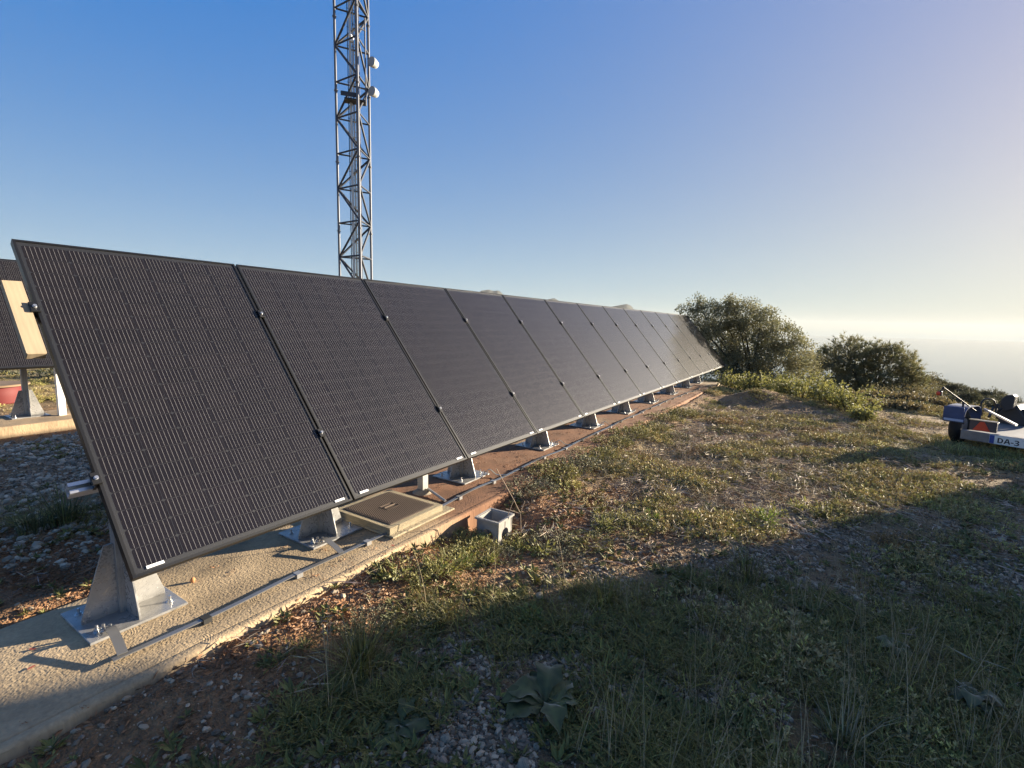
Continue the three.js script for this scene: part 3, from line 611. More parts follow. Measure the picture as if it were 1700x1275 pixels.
{
  const z = 20.5, b = blobAt(z, [[1402, 585, 26], [1378, 597, 24, 0.4], [1432, 588, 28], [1466, 590, 24, -0.3], [1494, 600, 22], [1512, 612, 16, 0.3], [1420, 612, 34, 0.3], [1465, 615, 34], [1380, 622, 26], [1500, 628, 22], [1440, 635, 34, -0.2], [1400, 640, 28], [1485, 645, 26], [1515, 632, 18], [1470, 662, 24], [1425, 662, 26], [1520, 655, 20], [1386, 652, 22], [1404, 568, 10], [1480, 577, 9]]);
  const c = deep(1440, 650, z), base = V(c.x, height(c.x, c.z), c.z);
  tree('pine_tree', 'hazy rounded pine tree on the slope between the oak and the sea', 'tree', base, b, { kind: 'needle', clusters: 900, per: 8, size: 2.0, spread: 0.24, flat: 0.9, rise: 0.8, low: -0.6, trunk: 0.07, colA: [0.17, 0.18, 0.08], colB: [0.3, 0.26, 0.12] });
}
{ // scrub below the pine, then small pines further down the slope
  const scrub = [[1362, 600, 34, 23, 16], [1535, 642, 36, 22, 14], [1500, 660, 30, 19, 14], [1460, 665, 30, 17.5, 12], [1550, 668, 26, 17, 12]];
  scrub.forEach(([px, py, r, z, n], i) => {
    const c = deep(px, py + 12, z), base = V(c.x, height(c.x, c.z), c.z), list = [];
    for (let k = 0; k < 5; k++) list.push([px + rr(-r, r) * 0.7, py + rr(-r, r) * 0.4, r * rr(0.4, 0.65), rr(-0.5, 0.5)]);
    tree('scrub_bush', ['dark bush between the oak and the pine', 'rounded bush where the slope meets the sea', 'low bush at the foot of the pine, seaward side', 'low bush at the foot of the pine, nearer the brambles', 'small bush behind the trailer mudguard'][i], 'bush', base, blobAt(z, list), { clusters: 230, per: 12, size: 0.07, spread: 0.18, flat: 0.85, rise: 0.3, low: -0.4, trunk: 0.04, colA: [0.13, 0.13, 0.06], colB: [0.24, 0.19, 0.09] }, 'bushes on the slope');
  });
  const far = [[1556, 636, 13, 74], [1574, 646, 11, 70], [1586, 648, 16, 62], [1556, 656, 26, 50], [1606, 656, 18, 60], [1630, 660, 24, 55], [1654, 668, 26, 52], [1680, 674, 26, 50], [1704, 680, 26, 48], [1734, 690, 26, 46], [1592, 670, 28, 44], [1632, 682, 30, 42], [1672, 692, 30, 40]];
  far.forEach(([px, py, r, z], i) => {
    const c = deep(px, py + r * 1.2, z), base = V(c.x, height(c.x, c.z), c.z), list = [];
    for (let k = 0; k < 5; k++) list.push([px + rr(-r, r) * 0.75, py + rr(-r, r) * 0.25, r * rr(0.45, 0.7), rr(-0.6, 0.6)]);
    tree('hillside_pine', 'small umbrella pine on the hillside behind the trailer', 'tree', base, blobAt(z, list), { kind: 'needle', clusters: 260, per: 7, size: 3.2, spread: 0.45, flat: 0.75, rise: 0.6, low: -9, trunk: 0.11, colA: [0.09, 0.095, 0.05], colB: [0.14, 0.13, 0.065] }, 'small pines on the hillside');
  });
  const hedge = [[60, 640, 30, 11.5], [110, 640, 28, 11], [160, 640, 30, 11], [10, 630, 30, 12]];
  hedge.forEach(([px, py, r, z]) => {
    const c = deep(px, py + 20, z), base = V(c.x, height(c.x, c.z), c.z), list = [];
    for (let k = 0; k < 5; k++) list.push([px + rr(-r, r) * 0.8, py + rr(-r, r) * 0.5, r * rr(0.5, 0.8), rr(-0.4, 0.4)]);
    tree('hedge_bush', 'dark leafy bush in the gap below the row behind', 'bush', base, blobAt(z, list), { clusters: 150, per: 12, size: 0.07, spread: 0.16, flat: 0.9, rise: 0.2, low: -0.2, trunk: 0.03, colA: [0.05, 0.06, 0.025], colB: [0.09, 0.09, 0.04] }, 'bushes behind the second row');
  });
}
{ // dark scrub over the slope below the plateau
  const L = new Leaves();
  for (let k = 0; k < 260; k++) { const d = rdir(), o = V(d.x * 0.5, Math.abs(d.y) * 0.42, d.z * 0.5).multiplyScalar(rr(0.5, 1.05)); for (let m = 0; m < 7; m++) L.leaf(o.clone().add(rdir().multiplyScalar(0.07)), rdir().add(V(0, 0.5, 0)).normalize(), rr(0.04, 0.075), rr(0.022, 0.036), rr(0, 6), shade(mix3([0.07, 0.075, 0.035], [0.14, 0.12, 0.055], rnd()), rr(0.6, 1.2))); }
  const list = [];
  while (list.length < 1900) { const a = rr(-5, 62) * D2R, r = 12.8 + 66 * Math.pow(rnd(), 1.7), x = Math.sin(a) * r, z = -Math.cos(a) * r; if (height(x, z) < (r < 24 ? -0.75 : -0.3) && !(x > 7.5 && z > -10.5)) list.push([x, z, r, 1]); }
  for (let k = 0; k < 260; k++) { const a = rr(36, 54) * D2R, r = rr(24, 64), x = Math.sin(a) * r, z = -Math.cos(a) * r; list.push([x, z, r, rr(0.9, 1.5)]); }
  const m = new THREE.InstancedMesh(L.geo, plain, list.length), M = new THREE.Matrix4(), q = new THREE.Quaternion();
  list.forEach(([x, z, r, big], i) => { const s = rr(0.5, 1.1) * (0.7 + r / 60) * big; q.setFromAxisAngle(V(0, 1, 0), rr(0, 6.28)); m.setMatrixAt(i, M.compose(V(x, height(x, z) - 0.05, z), q, V(s * 1.3, s, s * 1.3))); });
  m.name = numbered('hillside_scrub'); m.castShadow = m.receiveShadow = true; m.frustumCulled = false; scene.add(m);
  m.userData = { kind: 'stuff', label: 'dense low scrub covering the hillside below the plateau', category: 'scrub' };
}
// bright bramble band in front of the oak
{
  const spots = [[1215, 640, 18], [1242, 644, 18], [1270, 646, 20], [1300, 650, 20], [1330, 656, 20], [1365, 660, 20], [1390, 668, 26], [1415, 676, 24], [1345, 642, 20], [1445, 668, 18], [1480, 668, 16], [1510, 672, 16], [1290, 636, 18], [1430, 690, 14], [1455, 652, 15], [1490, 652, 15], [1525, 656, 15], [1552, 660, 14], [1580, 664, 13], [1608, 668, 13], [1640, 670, 13]];
  spots.forEach(([px, py, r], i) => {
    const c = ground(px, py + 8), base = V(c.x, height(c.x, c.z), c.z), L = new Leaves(), R = r * Math.hypot(c.x, c.z) / FPX;
    const dry = px > 1440, g = dry ? thing('dry_bush', 'low dry olive bush along the plateau edge towards the trailer', 'bush', base.toArray(), 0, 'dry bushes along the plateau edge') : thing('bramble_bush', 'bright green bramble clump in the band below the oak', 'bush', base.toArray(), 0, 'bramble clumps below the oak'), stems = [];
    for (let k = 0; k < 26; k++) {
      const a = rr(0, 6.28), d = R * 1.5 * Math.sqrt(rnd()), h = R * rr(0.5, 1.5) * (dry ? 0.4 : 1), top = V(Math.cos(a) * d, h, Math.sin(a) * d), foot = V(top.x * 0.4, -0.02, top.z * 0.4);
      stems.push([[foot, 0.006], [foot.clone().lerp(top, 0.6).add(V(0, 0.05, 0)), 0.004], [top, 0.002]]);
      for (let m = 0; m < 22; m++) { const t = rr(0.3, 1), o = foot.clone().lerp(top, t).add(rdir().multiplyScalar(0.06)); L.leaf(o, rdir().add(V(0, 0.4, 0)).normalize(), rr(0.04, 0.075), rr(0.03, 0.045), rr(0, 6), shade(dry ? mix3([0.15, 0.13, 0.06], [0.26, 0.2, 0.09], rnd()) : mix3([0.2, 0.21, 0.06], [0.36, 0.33, 0.1], rnd()), rr(0.7, 1.2))); }
    }
    mesh('leaves', L.geo, plain, g); limbs(stems, bark, g, 'stems');
  });
}
// ---------------------------------------------------------------- ground cover that nobody could count
const onSlab = (x, z) => { const [u, n] = un(x, z); if (n > -0.78 && n < 0.13 && u > -4.2 && u < 12.75) return true; const dx = x - R2.x, dz = z - R2.z, u2 = dx * U.x + dz * U.z, n2 = dx * N.x + dz * N.z; return n2 > -0.93 && n2 < 0.08 && u2 > -3.1 && u2 < 8.1; };
const inBox = (x, z) => { const [u, n] = un(x, z); return Math.abs(u - 2.05) < 0.12 && Math.abs(n - 0.295) < 0.12; };
function scatter(count, accept, rmax = 13, rmin = 0.75) { // denser near the viewer, thinning with distance, all round the front
  const out = [];
  for (let tries = 0; out.length < count && tries < count * 40; tries++) {
    const r = rmin + (rmax - rmin) * Math.pow(rnd(), 1.35), a = rr(-62, 62) * D2R, x = Math.sin(a) * r, z = -Math.cos(a) * r;
    if (onSlab(x, z) || inBox(x, z)) continue;
    const w = accept(cover(x, z), x, z, r); if (rnd() < w) out.push([x, z, r]);
  }
  return out;
}
function instances(name, geo, mat, list, place) {
  const m = new THREE.InstancedMesh(geo, mat, list.length), M = new THREE.Matrix4(), q = new THREE.Quaternion(), e = new THREE.Euler(), c = new THREE.Color();
  list.forEach((p, i) => { const t = place(p, i); e.set(t.rx || 0, t.ry || 0, t.rz || 0); q.setFromEuler(e); M.compose(t.pos, q, t.scale); m.setMatrixAt(i, M); c.setRGB(...t.col); m.setColorAt(i, c); });
  m.name = numbered(name); m.castShadow = m.receiveShadow = true; m.frustumCulled = false;
  scene.add(m);
  return m;
}
function stuff(m, label, category) { m.userData = { kind: 'stuff', label, category }; return m; }
const white = std(lin(1, 1, 1), 0.85), blades = new THREE.MeshPhysicalMaterial({ color: lin(1, 1, 1), roughness: 0.7, transmission: 0.16, thickness: 0, side: THREE.DoubleSide, vertexColors: true });
{ // pebbles
  for (let v = 0; v < 3; v++) {
    const g = new THREE.IcosahedronGeometry(1, v === 0 ? 1 : 0), p = g.attributes.position;
    for (let i = 0; i < p.count; i++) { const x = p.getX(i), y = p.getY(i), z = p.getZ(i), k = 0.6 + 0.8 * vnoise(x * 1.9 + v * 9 + 5, y * 1.9 + z * 2.3 + 7); p.setXYZ(i, x * k * 1.15, y * k * 0.65, z * k * 0.8); }
    g.computeVertexNormals();
    const list = scatter(26000, (c, x, z) => clamp(c.gravel * 1.5 * smooth(0.36, 0.62, fbm(x * 4.3 + 2, z * 4.3, 4)) - 0.12) + 0.06 + c.soil * 0.02, 11);
    stuff(instances('gravel_stones', g, white, list, ([x, z, r]) => { const s = (0.003 + 0.013 * Math.pow(rnd(), 4.5)) * (1 + 0.045 * r), t = 0.1 + 0.42 * Math.pow(rnd(), 1.5); return { pos: V(x, height(x, z) + s * rr(-0.1, 0.3), z), ry: rr(0, 6.3), rx: rr(-0.6, 0.6), rz: rr(-0.6, 0.6), scale: V(s, s * rr(0.7, 1.1), s * rr(0.7, 1.2)), col: mix3([t, t * 0.8, t * 0.56], [t * 0.8, t * 0.55, t * 0.38], rnd() < 0.18 ? 0.8 : 0.12) }; }), 'pale limestone gravel strewn over the ground', 'gravel');
  }
}
{
  const g = new THREE.IcosahedronGeometry(1, 0), p = g.attributes.position;
  for (let i = 0; i < p.count; i++) { const x = p.getX(i), y = p.getY(i), z = p.getZ(i), k = 0.65 + 0.7 * vnoise(x * 1.9 + 31, y * 1.9 + z * 2.3 + 7); p.setXYZ(i, x * k * 1.1, y * k * 0.65, z * k * 0.85); }
  g.computeVertexNormals();
  const list = [];
  for (let k = 0; k < 16000; k++) { const u = rr(-2.6, 2.6), n = rr(-5.6, -1.25); if (rnd() < smooth(0.3, 0.5, fbm(u * 1.6 + 3, n * 1.6, 3)) * smooth(-1.2, -1.7, n) + 0.05) { const q = at(u, n); if (!onSlab(q.x, q.z)) list.push([q.x, q.z]); } }
  stuff(instances('rubble_stones', g, white, list, ([x, z]) => { const s = 0.006 + 0.026 * Math.pow(rnd(), 3), t = 0.16 + 0.4 * Math.pow(rnd(), 1.4); return { pos: V(x, height(x, z) + s * rr(-0.1, 0.3), z), ry: rr(0, 6.3), rx: rr(-0.6, 0.6), rz: rr(-0.6, 0.6), scale: V(s, s, s), col: [t, t * 0.86, t * 0.66] }; }), 'grey rubble covering the ground between the two panel rows', 'gravel');
}
function tuft(n, len, wid, spread, bend, colA, colB) { const L = new Leaves(); for (let k = 0; k < n; k++) { const a = rr(0, 6.28), d = V(Math.cos(a), 0, Math.sin(a)); L.blade(d.clone().multiplyScalar(spread * Math.sqrt(rnd())), d, len * rr(0.45, 1.1), wid * rr(0.7, 1.2), bend * rr(0.2, 1.2), shade(mix3(colA, colB, rnd()), rnd() < 0.12 ? rr(1.5, 2.3) : rr(0.55, 1.25))); } return L.geo; }
function sprigs(n, h, spread, leaf, colA, colB) { // twiggy cushion of small leaves
  const L = new Leaves();
  for (let k = 0; k < n; k++) {
    const a = rr(0, 6.28), d = Math.sqrt(rnd()), dir = V(Math.cos(a) * d * 0.9, 1, Math.sin(a) * d * 0.9).normalize(), o = V(Math.cos(a) * d * spread, 0, Math.sin(a) * d * spread), l = h * (1 - 0.45 * d * d) * rr(0.6, 1.15), tone = rr(0.7, 1.25), col = mix3(colA, colB, rnd());
    L.needle(o, dir, l, 0.004, rr(0, 6), [0.12, 0.08, 0.05]);
    for (let m = 0; m < 8; m++) { const t = rr(0.25, 1); L.diamond(o.clone().addScaledVector(dir, l * t), dir.clone().add(rdir().multiplyScalar(0.9)).normalize(), leaf * rr(0.7, 1.3), leaf * 0.38, rr(0, 6), shade(col, tone * rr(0.8, 1.2))); }
  }
  return L.geo;
}
{
  const lush = [0.19, 0.175, 0.03], olive = [0.25, 0.185, 0.042], dry = [0.26, 0.2, 0.11], yellow = [0.2, 0.18, 0.055];
  const green = [tuft(11, 0.08, 0.0042, 0.05, 1.0, lush, olive), tuft(8, 0.13, 0.0032, 0.06, 1.2, lush, [0.16, 0.15, 0.05]), tuft(12, 0.055, 0.0045, 0.06, 0.9, olive, lush)];
  green.forEach((g, v) => stuff(instances('meadow_grass', g, blades, scatter(v === 1 ? 1300 : 3300, (c, x, z, r) => clamp(c.grass * 1.3 * smooth(0.36, 0.6, fbm(x * 5.1 + 60, z * 5.1, 3)) - 0.2) + clamp(c.moss * 0.4 - 0.1) * (v === 2 ? 1 : 0.15), 10.5), ([x, z, r]) => { const s = rr(0.45, 1.15) * (r > 4 ? 0.75 : 1), t = rr(0.7, 1.2); return { pos: V(x, height(x, z) - 0.004, z), ry: rr(0, 6.3), rx: rr(-0.15, 0.15), rz: rr(-0.15, 0.15), scale: V(s * 1.15, s, s * 1.15), col: [t, t, t] }; }), 'green grass growing in patches over the ground', 'grass'));
  const dryT = tuft(9, 0.16, 0.0028, 0.03, 0.85, dry, [0.17, 0.12, 0.07]);
  stuff(instances('dry_grass', dryT, blades, scatter(3000, (c) => clamp(0.1 * c.grass + 0.75 * c.straw + 0.35 * c.moss - 0.12), 12), ([x, z]) => { const s = rr(0.4, 1.05), t = rr(0.6, 1.2); return { pos: V(x, height(x, z) - 0.004, z), ry: rr(0, 6.3), rx: rr(-0.4, 0.4), rz: rr(-0.4, 0.4), scale: V(s, s, s), col: [t, t, t] }; }), 'dry straw-coloured grass between the green', 'dry grass');
  const short = [sprigs(18, 0.045, 0.05, 0.012, [0.36, 0.34, 0.09], [0.6, 0.53, 0.18]), sprigs(16, 0.05, 0.06, 0.013, [0.4, 0.29, 0.14], [0.48, 0.41, 0.17])];
  short.forEach((g, v) => stuff(instances('low_herbs', g, blades, scatter(8000, (c, x, z) => clamp((c.moss * 0.9 + 0.25 * c.straw + 0.1 * c.grass) * (0.15 + 1.5 * smooth(0.42, 0.58, fbm(x * 2.3 + 77, z * 2.3, 3))) - 0.12), 18, 1.2), ([x, z]) => { const k = smooth(0.45, 0.72, fbm(x * 2.3 + 77, z * 2.3, 3)), s = rr(0.5, 1.2) + 1.0 * k * rnd(), t = rr(0.65, 1.3); return { pos: V(x, height(x, z) - 0.004, z), ry: rr(0, 6.3), scale: V(s * 1.2, s, s * 1.2), col: [t, t, t] }; }), 'low creeping herbs covering the sunlit ground', 'herbs'));
  const straw = (() => { const L = new Leaves(); for (let k = 0; k < 5; k++) { const a = rr(0, 6.28), d = V(Math.cos(a), rr(0, 0.12), Math.sin(a)).normalize(); L.diamond(V(rr(-0.05, 0.05), 0.006 + 0.01 * k * rnd(), rr(-0.05, 0.05)), d, rr(0.04, 0.13), rr(0.003, 0.006), rr(0, 6), shade([0.62, 0.53, 0.4], rr(0.5, 1.2))); } return L.geo; })();
  stuff(instances('straw_litter', straw, blades, scatter(5200, (c) => clamp(c.straw * 0.95 + 0.06 * c.soil - 0.03), 12.5, 1.4), ([x, z]) => { const s = rr(0.5, 1.4), t = rr(0.4, 1.25); return { pos: V(x, height(x, z) + 0.003, z), ry: rr(0, 6.3), rx: rr(-0.15, 0.15), rz: rr(-0.15, 0.15), scale: V(s, s, s), col: [t, t * rr(0.85, 1), t * rr(0.8, 1)] }; }), 'cut straw and twigs littering the sunlit ground', 'straw');
  const chip = (() => { const L = new Leaves(); for (let k = 0; k < 7; k++) { const a = rr(0, 6.28); L.leaf(V(rr(-0.06, 0.06), 0.004, rr(-0.06, 0.06)), V(Math.cos(a), rr(0, 0.5), Math.sin(a)).normalize(), rr(0.012, 0.034), rr(0.006, 0.014), rr(0, 6), shade([0.26, 0.14, 0.07], rr(0.5, 1.3))); } return L.geo; })();
  stuff(instances('leaf_litter', chip, blades, scatter(6500, (c, x, z) => clamp(c.soil * 0.55 - 0.1 + 0.3 * c.straw), 9), ([x, z]) => { const s = rr(0.6, 1.3), t = rr(0.6, 1.3); return { pos: V(x, height(x, z) + 0.001, z), ry: rr(0, 6.3), scale: V(s, s, s), col: [t, t, t] }; }), 'brown leaf litter on the bare soil', 'leaf litter');
  const onto = []; for (let k = 0; k < 2600; k++) { const u = rr(-0.6, 11.5), n = 0.1 - 0.84 * Math.pow(rnd(), rnd() < 0.6 ? 2.2 : 1), w = 0.25 + 0.75 * smooth(0.45, 0.65, fbm(u * 1.8 + 4, n * 3, 3)) * smooth(0.2, 2, u); if (rnd() < w * w) onto.push(at(u, n)); }
  stuff(instances('slab_crumbs', chip, blades, onto, (p) => { const s = rr(0.2, 0.6); return { pos: V(p.x, SLAB + 0.002, p.z), ry: rr(0, 6.3), scale: V(s, s, s), col: [1.1, 1, 0.9] }; }), 'crumbs of soil and leaf washed onto the slab', 'soil crumbs');
  const rosettes = [0, 1].map((v) => { const L = new Leaves(); for (let k = 0; k < 16; k++) { const a = rr(0, 6.28), up = rr(0.1, 0.9); L.leaf(V(Math.cos(a) * 0.006, 0.004, Math.sin(a) * 0.006), V(Math.cos(a), up, Math.sin(a)).normalize(), rr(0.02, 0.055), rr(0.008, v ? 0.014 : 0.02), rr(-0.5, 0.5), shade(mix3([0.15, 0.16, 0.035], [0.27, 0.23, 0.06], rnd()), rr(0.6, 1.3))); } return L.geo; });
  rosettes.forEach((g) => stuff(instances('low_weeds', g, blades, scatter(2600, (c, x, z) => clamp(c.grass * 1.1 * smooth(0.38, 0.6, fbm(x * 3.7 - 30, z * 3.7, 3)) + 0.05 - 0.08 * c.gravel), 7.5), ([x, z]) => { const s = rr(0.5, 1.35), t = rr(0.7, 1.25); return { pos: V(x, height(x, z), z), ry: rr(0, 6.3), rx: rr(-0.2, 0.2), rz: rr(-0.2, 0.2), scale: V(s, s, s), col: [t, t, t] }; }), 'low leafy weeds creeping between the stones', 'weeds'));
  const stalk = (() => { const L = new Leaves(); for (let k = 0; k < 3; k++) { const a = rr(0, 6.28), d = V(Math.cos(a), 0, Math.sin(a)); L.blade(V(rr(-0.02, 0.02), 0, rr(-0.02, 0.02)), d, rr(0.25, 0.5), 0.0032, rr(0.1, 0.6), shade([0.34, 0.27, 0.16], rr(0.5, 1.4)), 4); } return L.geo; })();
  stuff(instances('dry_stalks', stalk, blades, scatter(260, (c) => clamp(c.grass * 0.4 - 0.1), 7), ([x, z]) => { const s = rr(0.5, 1.1); return { pos: V(x, height(x, z) - 0.004, z), ry: rr(0, 6.3), rx: rr(-0.2, 0.2), rz: rr(-0.2, 0.2), scale: V(s, s, s), col: [1, 1, 1] }; }), 'thin dry stalks standing in the grass', 'dry stalks');
  // ---- single plants
  const set = (o, px, py, s, flat = 1, turn = rr(0, 6.28)) => { const c = ground(px, py); o.position.set(c.x, height(c.x, c.z) - 0.005, c.z); o.scale.set(s, s * flat, s); o.rotation.y = turn; return o; };
  const cushions = [sprigs(230, 0.15, 0.17, 0.02, [0.19, 0.18, 0.05], [0.36, 0.31, 0.09]), sprigs(200, 0.14, 0.16, 0.018, [0.16, 0.155, 0.08], [0.25, 0.23, 0.12]), sprigs(200, 0.12, 0.17, 0.018, [0.24, 0.16, 0.06], [0.38, 0.22, 0.07])];
  const kinds = [['thyme_cushion', 'olive green thyme cushion growing along the slab edge', 'olive thyme cushions'], ['grey_cushion', 'grey-green shrubby cushion among the thyme', 'grey-green cushions'], ['rusty_cushion', 'rusty brown dry cushion in the sunlit ground', 'rusty cushions']];
  const protos = [];
  const place = [[880, 830, 1.3, 1], [920, 805, 1.3, 0], [955, 790, 1.4, 1], [860, 815, 1.1, 0], [985, 770, 1.3, 0], [1015, 750, 1.3, 0], [1005, 785, 1.2, 1], [1045, 735, 1.4, 0], [1080, 720, 1.3, 0], [1100, 705, 1.4, 0], [1130, 695, 1.5, 0], [1160, 690, 1.3, 1], [1120, 730, 1.2, 1], [1060, 765, 1.1, 2], [1150, 755, 1.1, 2], [1205, 705, 1.5, 2], [1345, 718, 1.4, 2], [1310, 712, 1.1, 1], [1390, 725, 1.2, 1], [1430, 730, 1.2, 0], [1180, 680, 1.3, 0], [760, 905, 1.0, 0], [790, 915, 0.9, 0], [740, 950, 0.9, 0], [680, 965, 0.9, 0], [920, 905, 1.0, 1], [975, 905, 0.9, 0], [1040, 880, 1.1, 0], [870, 895, 0.8, 0], [1190, 850, 0.9, 1], [1220, 745, 1.2, 1], [830, 925, 0.8, 1], [1010, 870, 0.8, 1], [940, 930, 0.8, 1], [450, 1050, 0.7, 0], [380, 1090, 0.7, 1], [700, 1020, 0.8, 1], [610, 1050, 0.8, 1], [1500, 905, 1, 2], [1380, 760, 1, 2]];
  for (const [px, py, s, k] of place) {
    let o = protos[k];
    if (!o) { o = protos[k] = mesh(kinds[k][0], cushions[k], blades); tag(o, kinds[k][1], 'plant', kinds[k][2]); } else o = copyOf(o);
    set(o, px, py, s * 0.9, rr(0.5, 0.8));
    const [cu, cn] = un(o.position.x, o.position.z); let near = 0; PED.forEach((u, i) => { if (Math.abs(u - cu) < Math.abs(PED[near] - cu)) near = i; });
    const what = ['olive green thyme cushion', 'grey-green shrubby cushion', 'rusty brown dry cushion'][k];
    o.userData.label = cu > 12.6 ? `${what} beyond the end of the slab` : `${what} ${cn < 0.8 ? 'beside the slab' : cn < 1.8 ? 'a step out from the slab' : 'well out from the slab'}, level with the ${ordinal[near]} pedestal`;
  }
  const bright = (label, px, py, s, seedN) => { const L = new Leaves(); for (let k = 0; k < 46; k++) { const a = rr(0, 6.28), t = rr(0.2, 1), d = V(Math.cos(a) * (1.3 - t), t * 1.1, Math.sin(a) * (1.3 - t)).normalize(); for (let m = 0; m < 4; m++) L.leaf(d.clone().multiplyScalar(0.03 + 0.035 * m * rr(0.7, 1.2)), d.clone().add(rdir().multiplyScalar(0.6)).normalize(), rr(0.035, 0.06), rr(0.012, 0.02), rr(0, 6), shade(mix3([0.13, 0.19, 0.04], [0.26, 0.28, 0.07], rnd()), rr(0.7, 1.2))); } const o = mesh('leafy_weed', L.geo, plain); tag(o, label, 'plant'); return set(o, px, py, s); };
  bright('small vivid green weed on stony ground near the shadow edge', 1083, 866, 0.6); bright('tall pale green weed standing at the shadow edge', 1272, 868, 0.85); bright('bright green weed in front of the drain box', 795, 905, 0.6); bright('yellow-green weed on the brown soil strip', 770, 945, 0.55); bright('leafy weed in the grass patch beside the gravel', 880, 1030, 0.6);
  {
    const variants = [0, 1].map(() => { const L = new Leaves(); for (let k = 0; k < 34; k++) { const a = rr(0, 6.28), t = rr(0.15, 1), d = V(Math.cos(a) * (1.4 - t), t, Math.sin(a) * (1.4 - t)).normalize(); for (let m = 0; m < 4; m++) L.leaf(d.clone().multiplyScalar(0.02 + 0.022 * m * rr(0.7, 1.2)), d.clone().add(rdir().multiplyScalar(0.7)).normalize(), rr(0.02, 0.04), rr(0.007, 0.013), rr(0, 6), shade(mix3([0.2, 0.22, 0.05], [0.4, 0.36, 0.1], rnd()), rr(0.7, 1.2))); } return L.geo; });
    [[805, 893], [832, 902], [772, 925], [742, 958], [722, 968], [662, 982], [862, 908], [900, 918], [1092, 882], [1202, 874], [1250, 858], [1292, 852], [1000, 882], [1050, 872], [810, 935], [700, 985], [1150, 868], [1330, 845]].forEach(([px, py], i) => { const o = mesh('small_weed', variants[i % 2], plain); tag(o, 'small yellow-green weed on the strip of sunlit soil by the shadow edge', 'plant', 'small weeds by the shadow edge'); set(o, px, py, rr(0.6, 1.15)); });
  }
  // broad-leaved rosettes
  const rosette = (label, px, py, s, n, colA, up) => {
    const c = ground(px, py), g = thing('broadleaf_plant', label, 'plant', [c.x, height(c.x, c.z), c.z], rr(0, 6), undefined);
    for (let k = 0; k < n; k++) {
      const pos = [], col = [], idx = [], a = k * 2.4 + rr(-0.3, 0.3), len = s * rr(0.55, 1.15), wid = len * rr(0.5, 0.68), lift = up * rr(0.4, 1.4), NS = 12, wav = rr(0, 6), curl = rr(-0.2, 0.35), tone = rr(0.7, 1.2);
      for (let i = 0; i <= NS; i++) for (let j = -2; j <= 2; j++) {
        const t = i / NS, w = wid * (0.12 + 0.88 * Math.pow(Math.sin(Math.PI * Math.pow(clamp(t, 0.02, 0.985), 1.35)), 1.1)) * (t > 0.97 ? 0.25 : 1) * (j / 4) * (1 + 0.16 * Math.sin(t * 17 + wav + j)), y = lift * len * (t - 0.9 * t * t) + 0.01 + (0.03 + 0.07 * curl) * len * Math.abs(j) * t + 0.03 * len * Math.sin(t * 9 + j * 1.3 + wav) * Math.abs(j);
        pos.push(Math.cos(a) * len * t - Math.sin(a) * w, y, Math.sin(a) * len * t + Math.cos(a) * w);
        const v = (j === 0 ? 1.45 : rr(0.75, 1.15) * (0.9 + 0.2 * (i % 2))) * tone; col.push(colA[0] * v, colA[1] * v, colA[2] * v);
      }
      for (let i = 0; i < NS; i++) for (let j = 0; j < 4; j++) { const q = i * 5 + j; idx.push(q, q + 5, q + 1, q + 1, q + 5, q + 6); }
      mesh('leaf', triGeo(pos, col, idx), plain, g);
    }
    return g;
  };
  rosette('large dark broad-leaved rosette growing in the white gravel', 905, 1172, 0.165, 10, [0.13, 0.145, 0.045], 0.9);
  rosette('small flat rosette in the grass beside the gravel', 665, 1205, 0.11, 9, [0.09, 0.11, 0.03], 0.5);
  rosette('grey-leaved upright plant in the deep grass', 1610, 1170, 0.1, 13, [0.15, 0.15, 0.07], 1.9);
  rosette('pale leafy plant beside the grass track', 1490, 1080, 0.085, 13, [0.14, 0.15, 0.06], 1.6);
  // tussocks
  const tuss = (label, px, py, s, len, ca, cb, n = 120) => { const o = mesh('grass_tussock', tuft(n, len, 0.0042, 0.09, 0.9, ca, cb), blades); tag(o, label, 'grass tussock'); return set(o, px, py, s); };
  tuss('soft green tussock in the shade behind the slab', 110, 890, 1.3, 0.26, [0.08, 0.1, 0.03], [0.13, 0.14, 0.05], 220);
  tuss('smaller green tussock on the gravel behind the slab', 60, 905, 1, 0.22, [0.08, 0.1, 0.03], [0.12, 0.12, 0.05], 160);
  tuss('arching green tussock on gravel near the rosette', 1005, 1000, 1, 0.2, lush, olive, 150);
  tuss('bent pale straw tussock in the deep shade', 1400, 1245, 1, 0.22, [0.28, 0.24, 0.15], [0.18, 0.17, 0.09], 60);
  tuss('grassy tussock beside the brown soil strip', 600, 1110, 1.1, 0.24, lush, olive, 190);
  tuss('tall grass tussock in the shade past the gravel', 1240, 960, 1, 0.3, lush, [0.13, 0.13, 0.06], 120);
  [[1572, 752], [1588, 757], [1612, 757], [1632, 760], [1660, 762], [1690, 766], [1645, 750], [1675, 752], [1560, 742]].forEach(([px, py]) => { const o = tuss('sunlit yellow-green grass tussock at the foot of the trailer', px, py, rr(0.8, 1.2), 0.19, [0.2, 0.2, 0.06], [0.4, 0.36, 0.12], 90); o.userData.group = 'tussocks at the trailer'; });
  // bare dry stems by the drain box
  const tw = std(lin(0.42, 0.3, 0.2), 0.8);
  const twig = (label, ...list) => { const c = ground(list[0][0], list[0][1]), g = mesh('withered_plant', merge(list.slice(1).map(([x0, y0, x1, y1]) => bar(deep(x0, y0, -c.z), deep(x1, y1, -c.z), 0.003, 6))), tw); tag(g, label, 'dead plant'); };
  twig('forked bare brown stem standing beside the drain box', [865, 884, 0], [865, 884, 864, 853], [864, 853, 853, 830], [864, 853, 871, 832], [864, 853, 840, 845], [853, 830, 843, 855], [853, 830, 824, 778]);
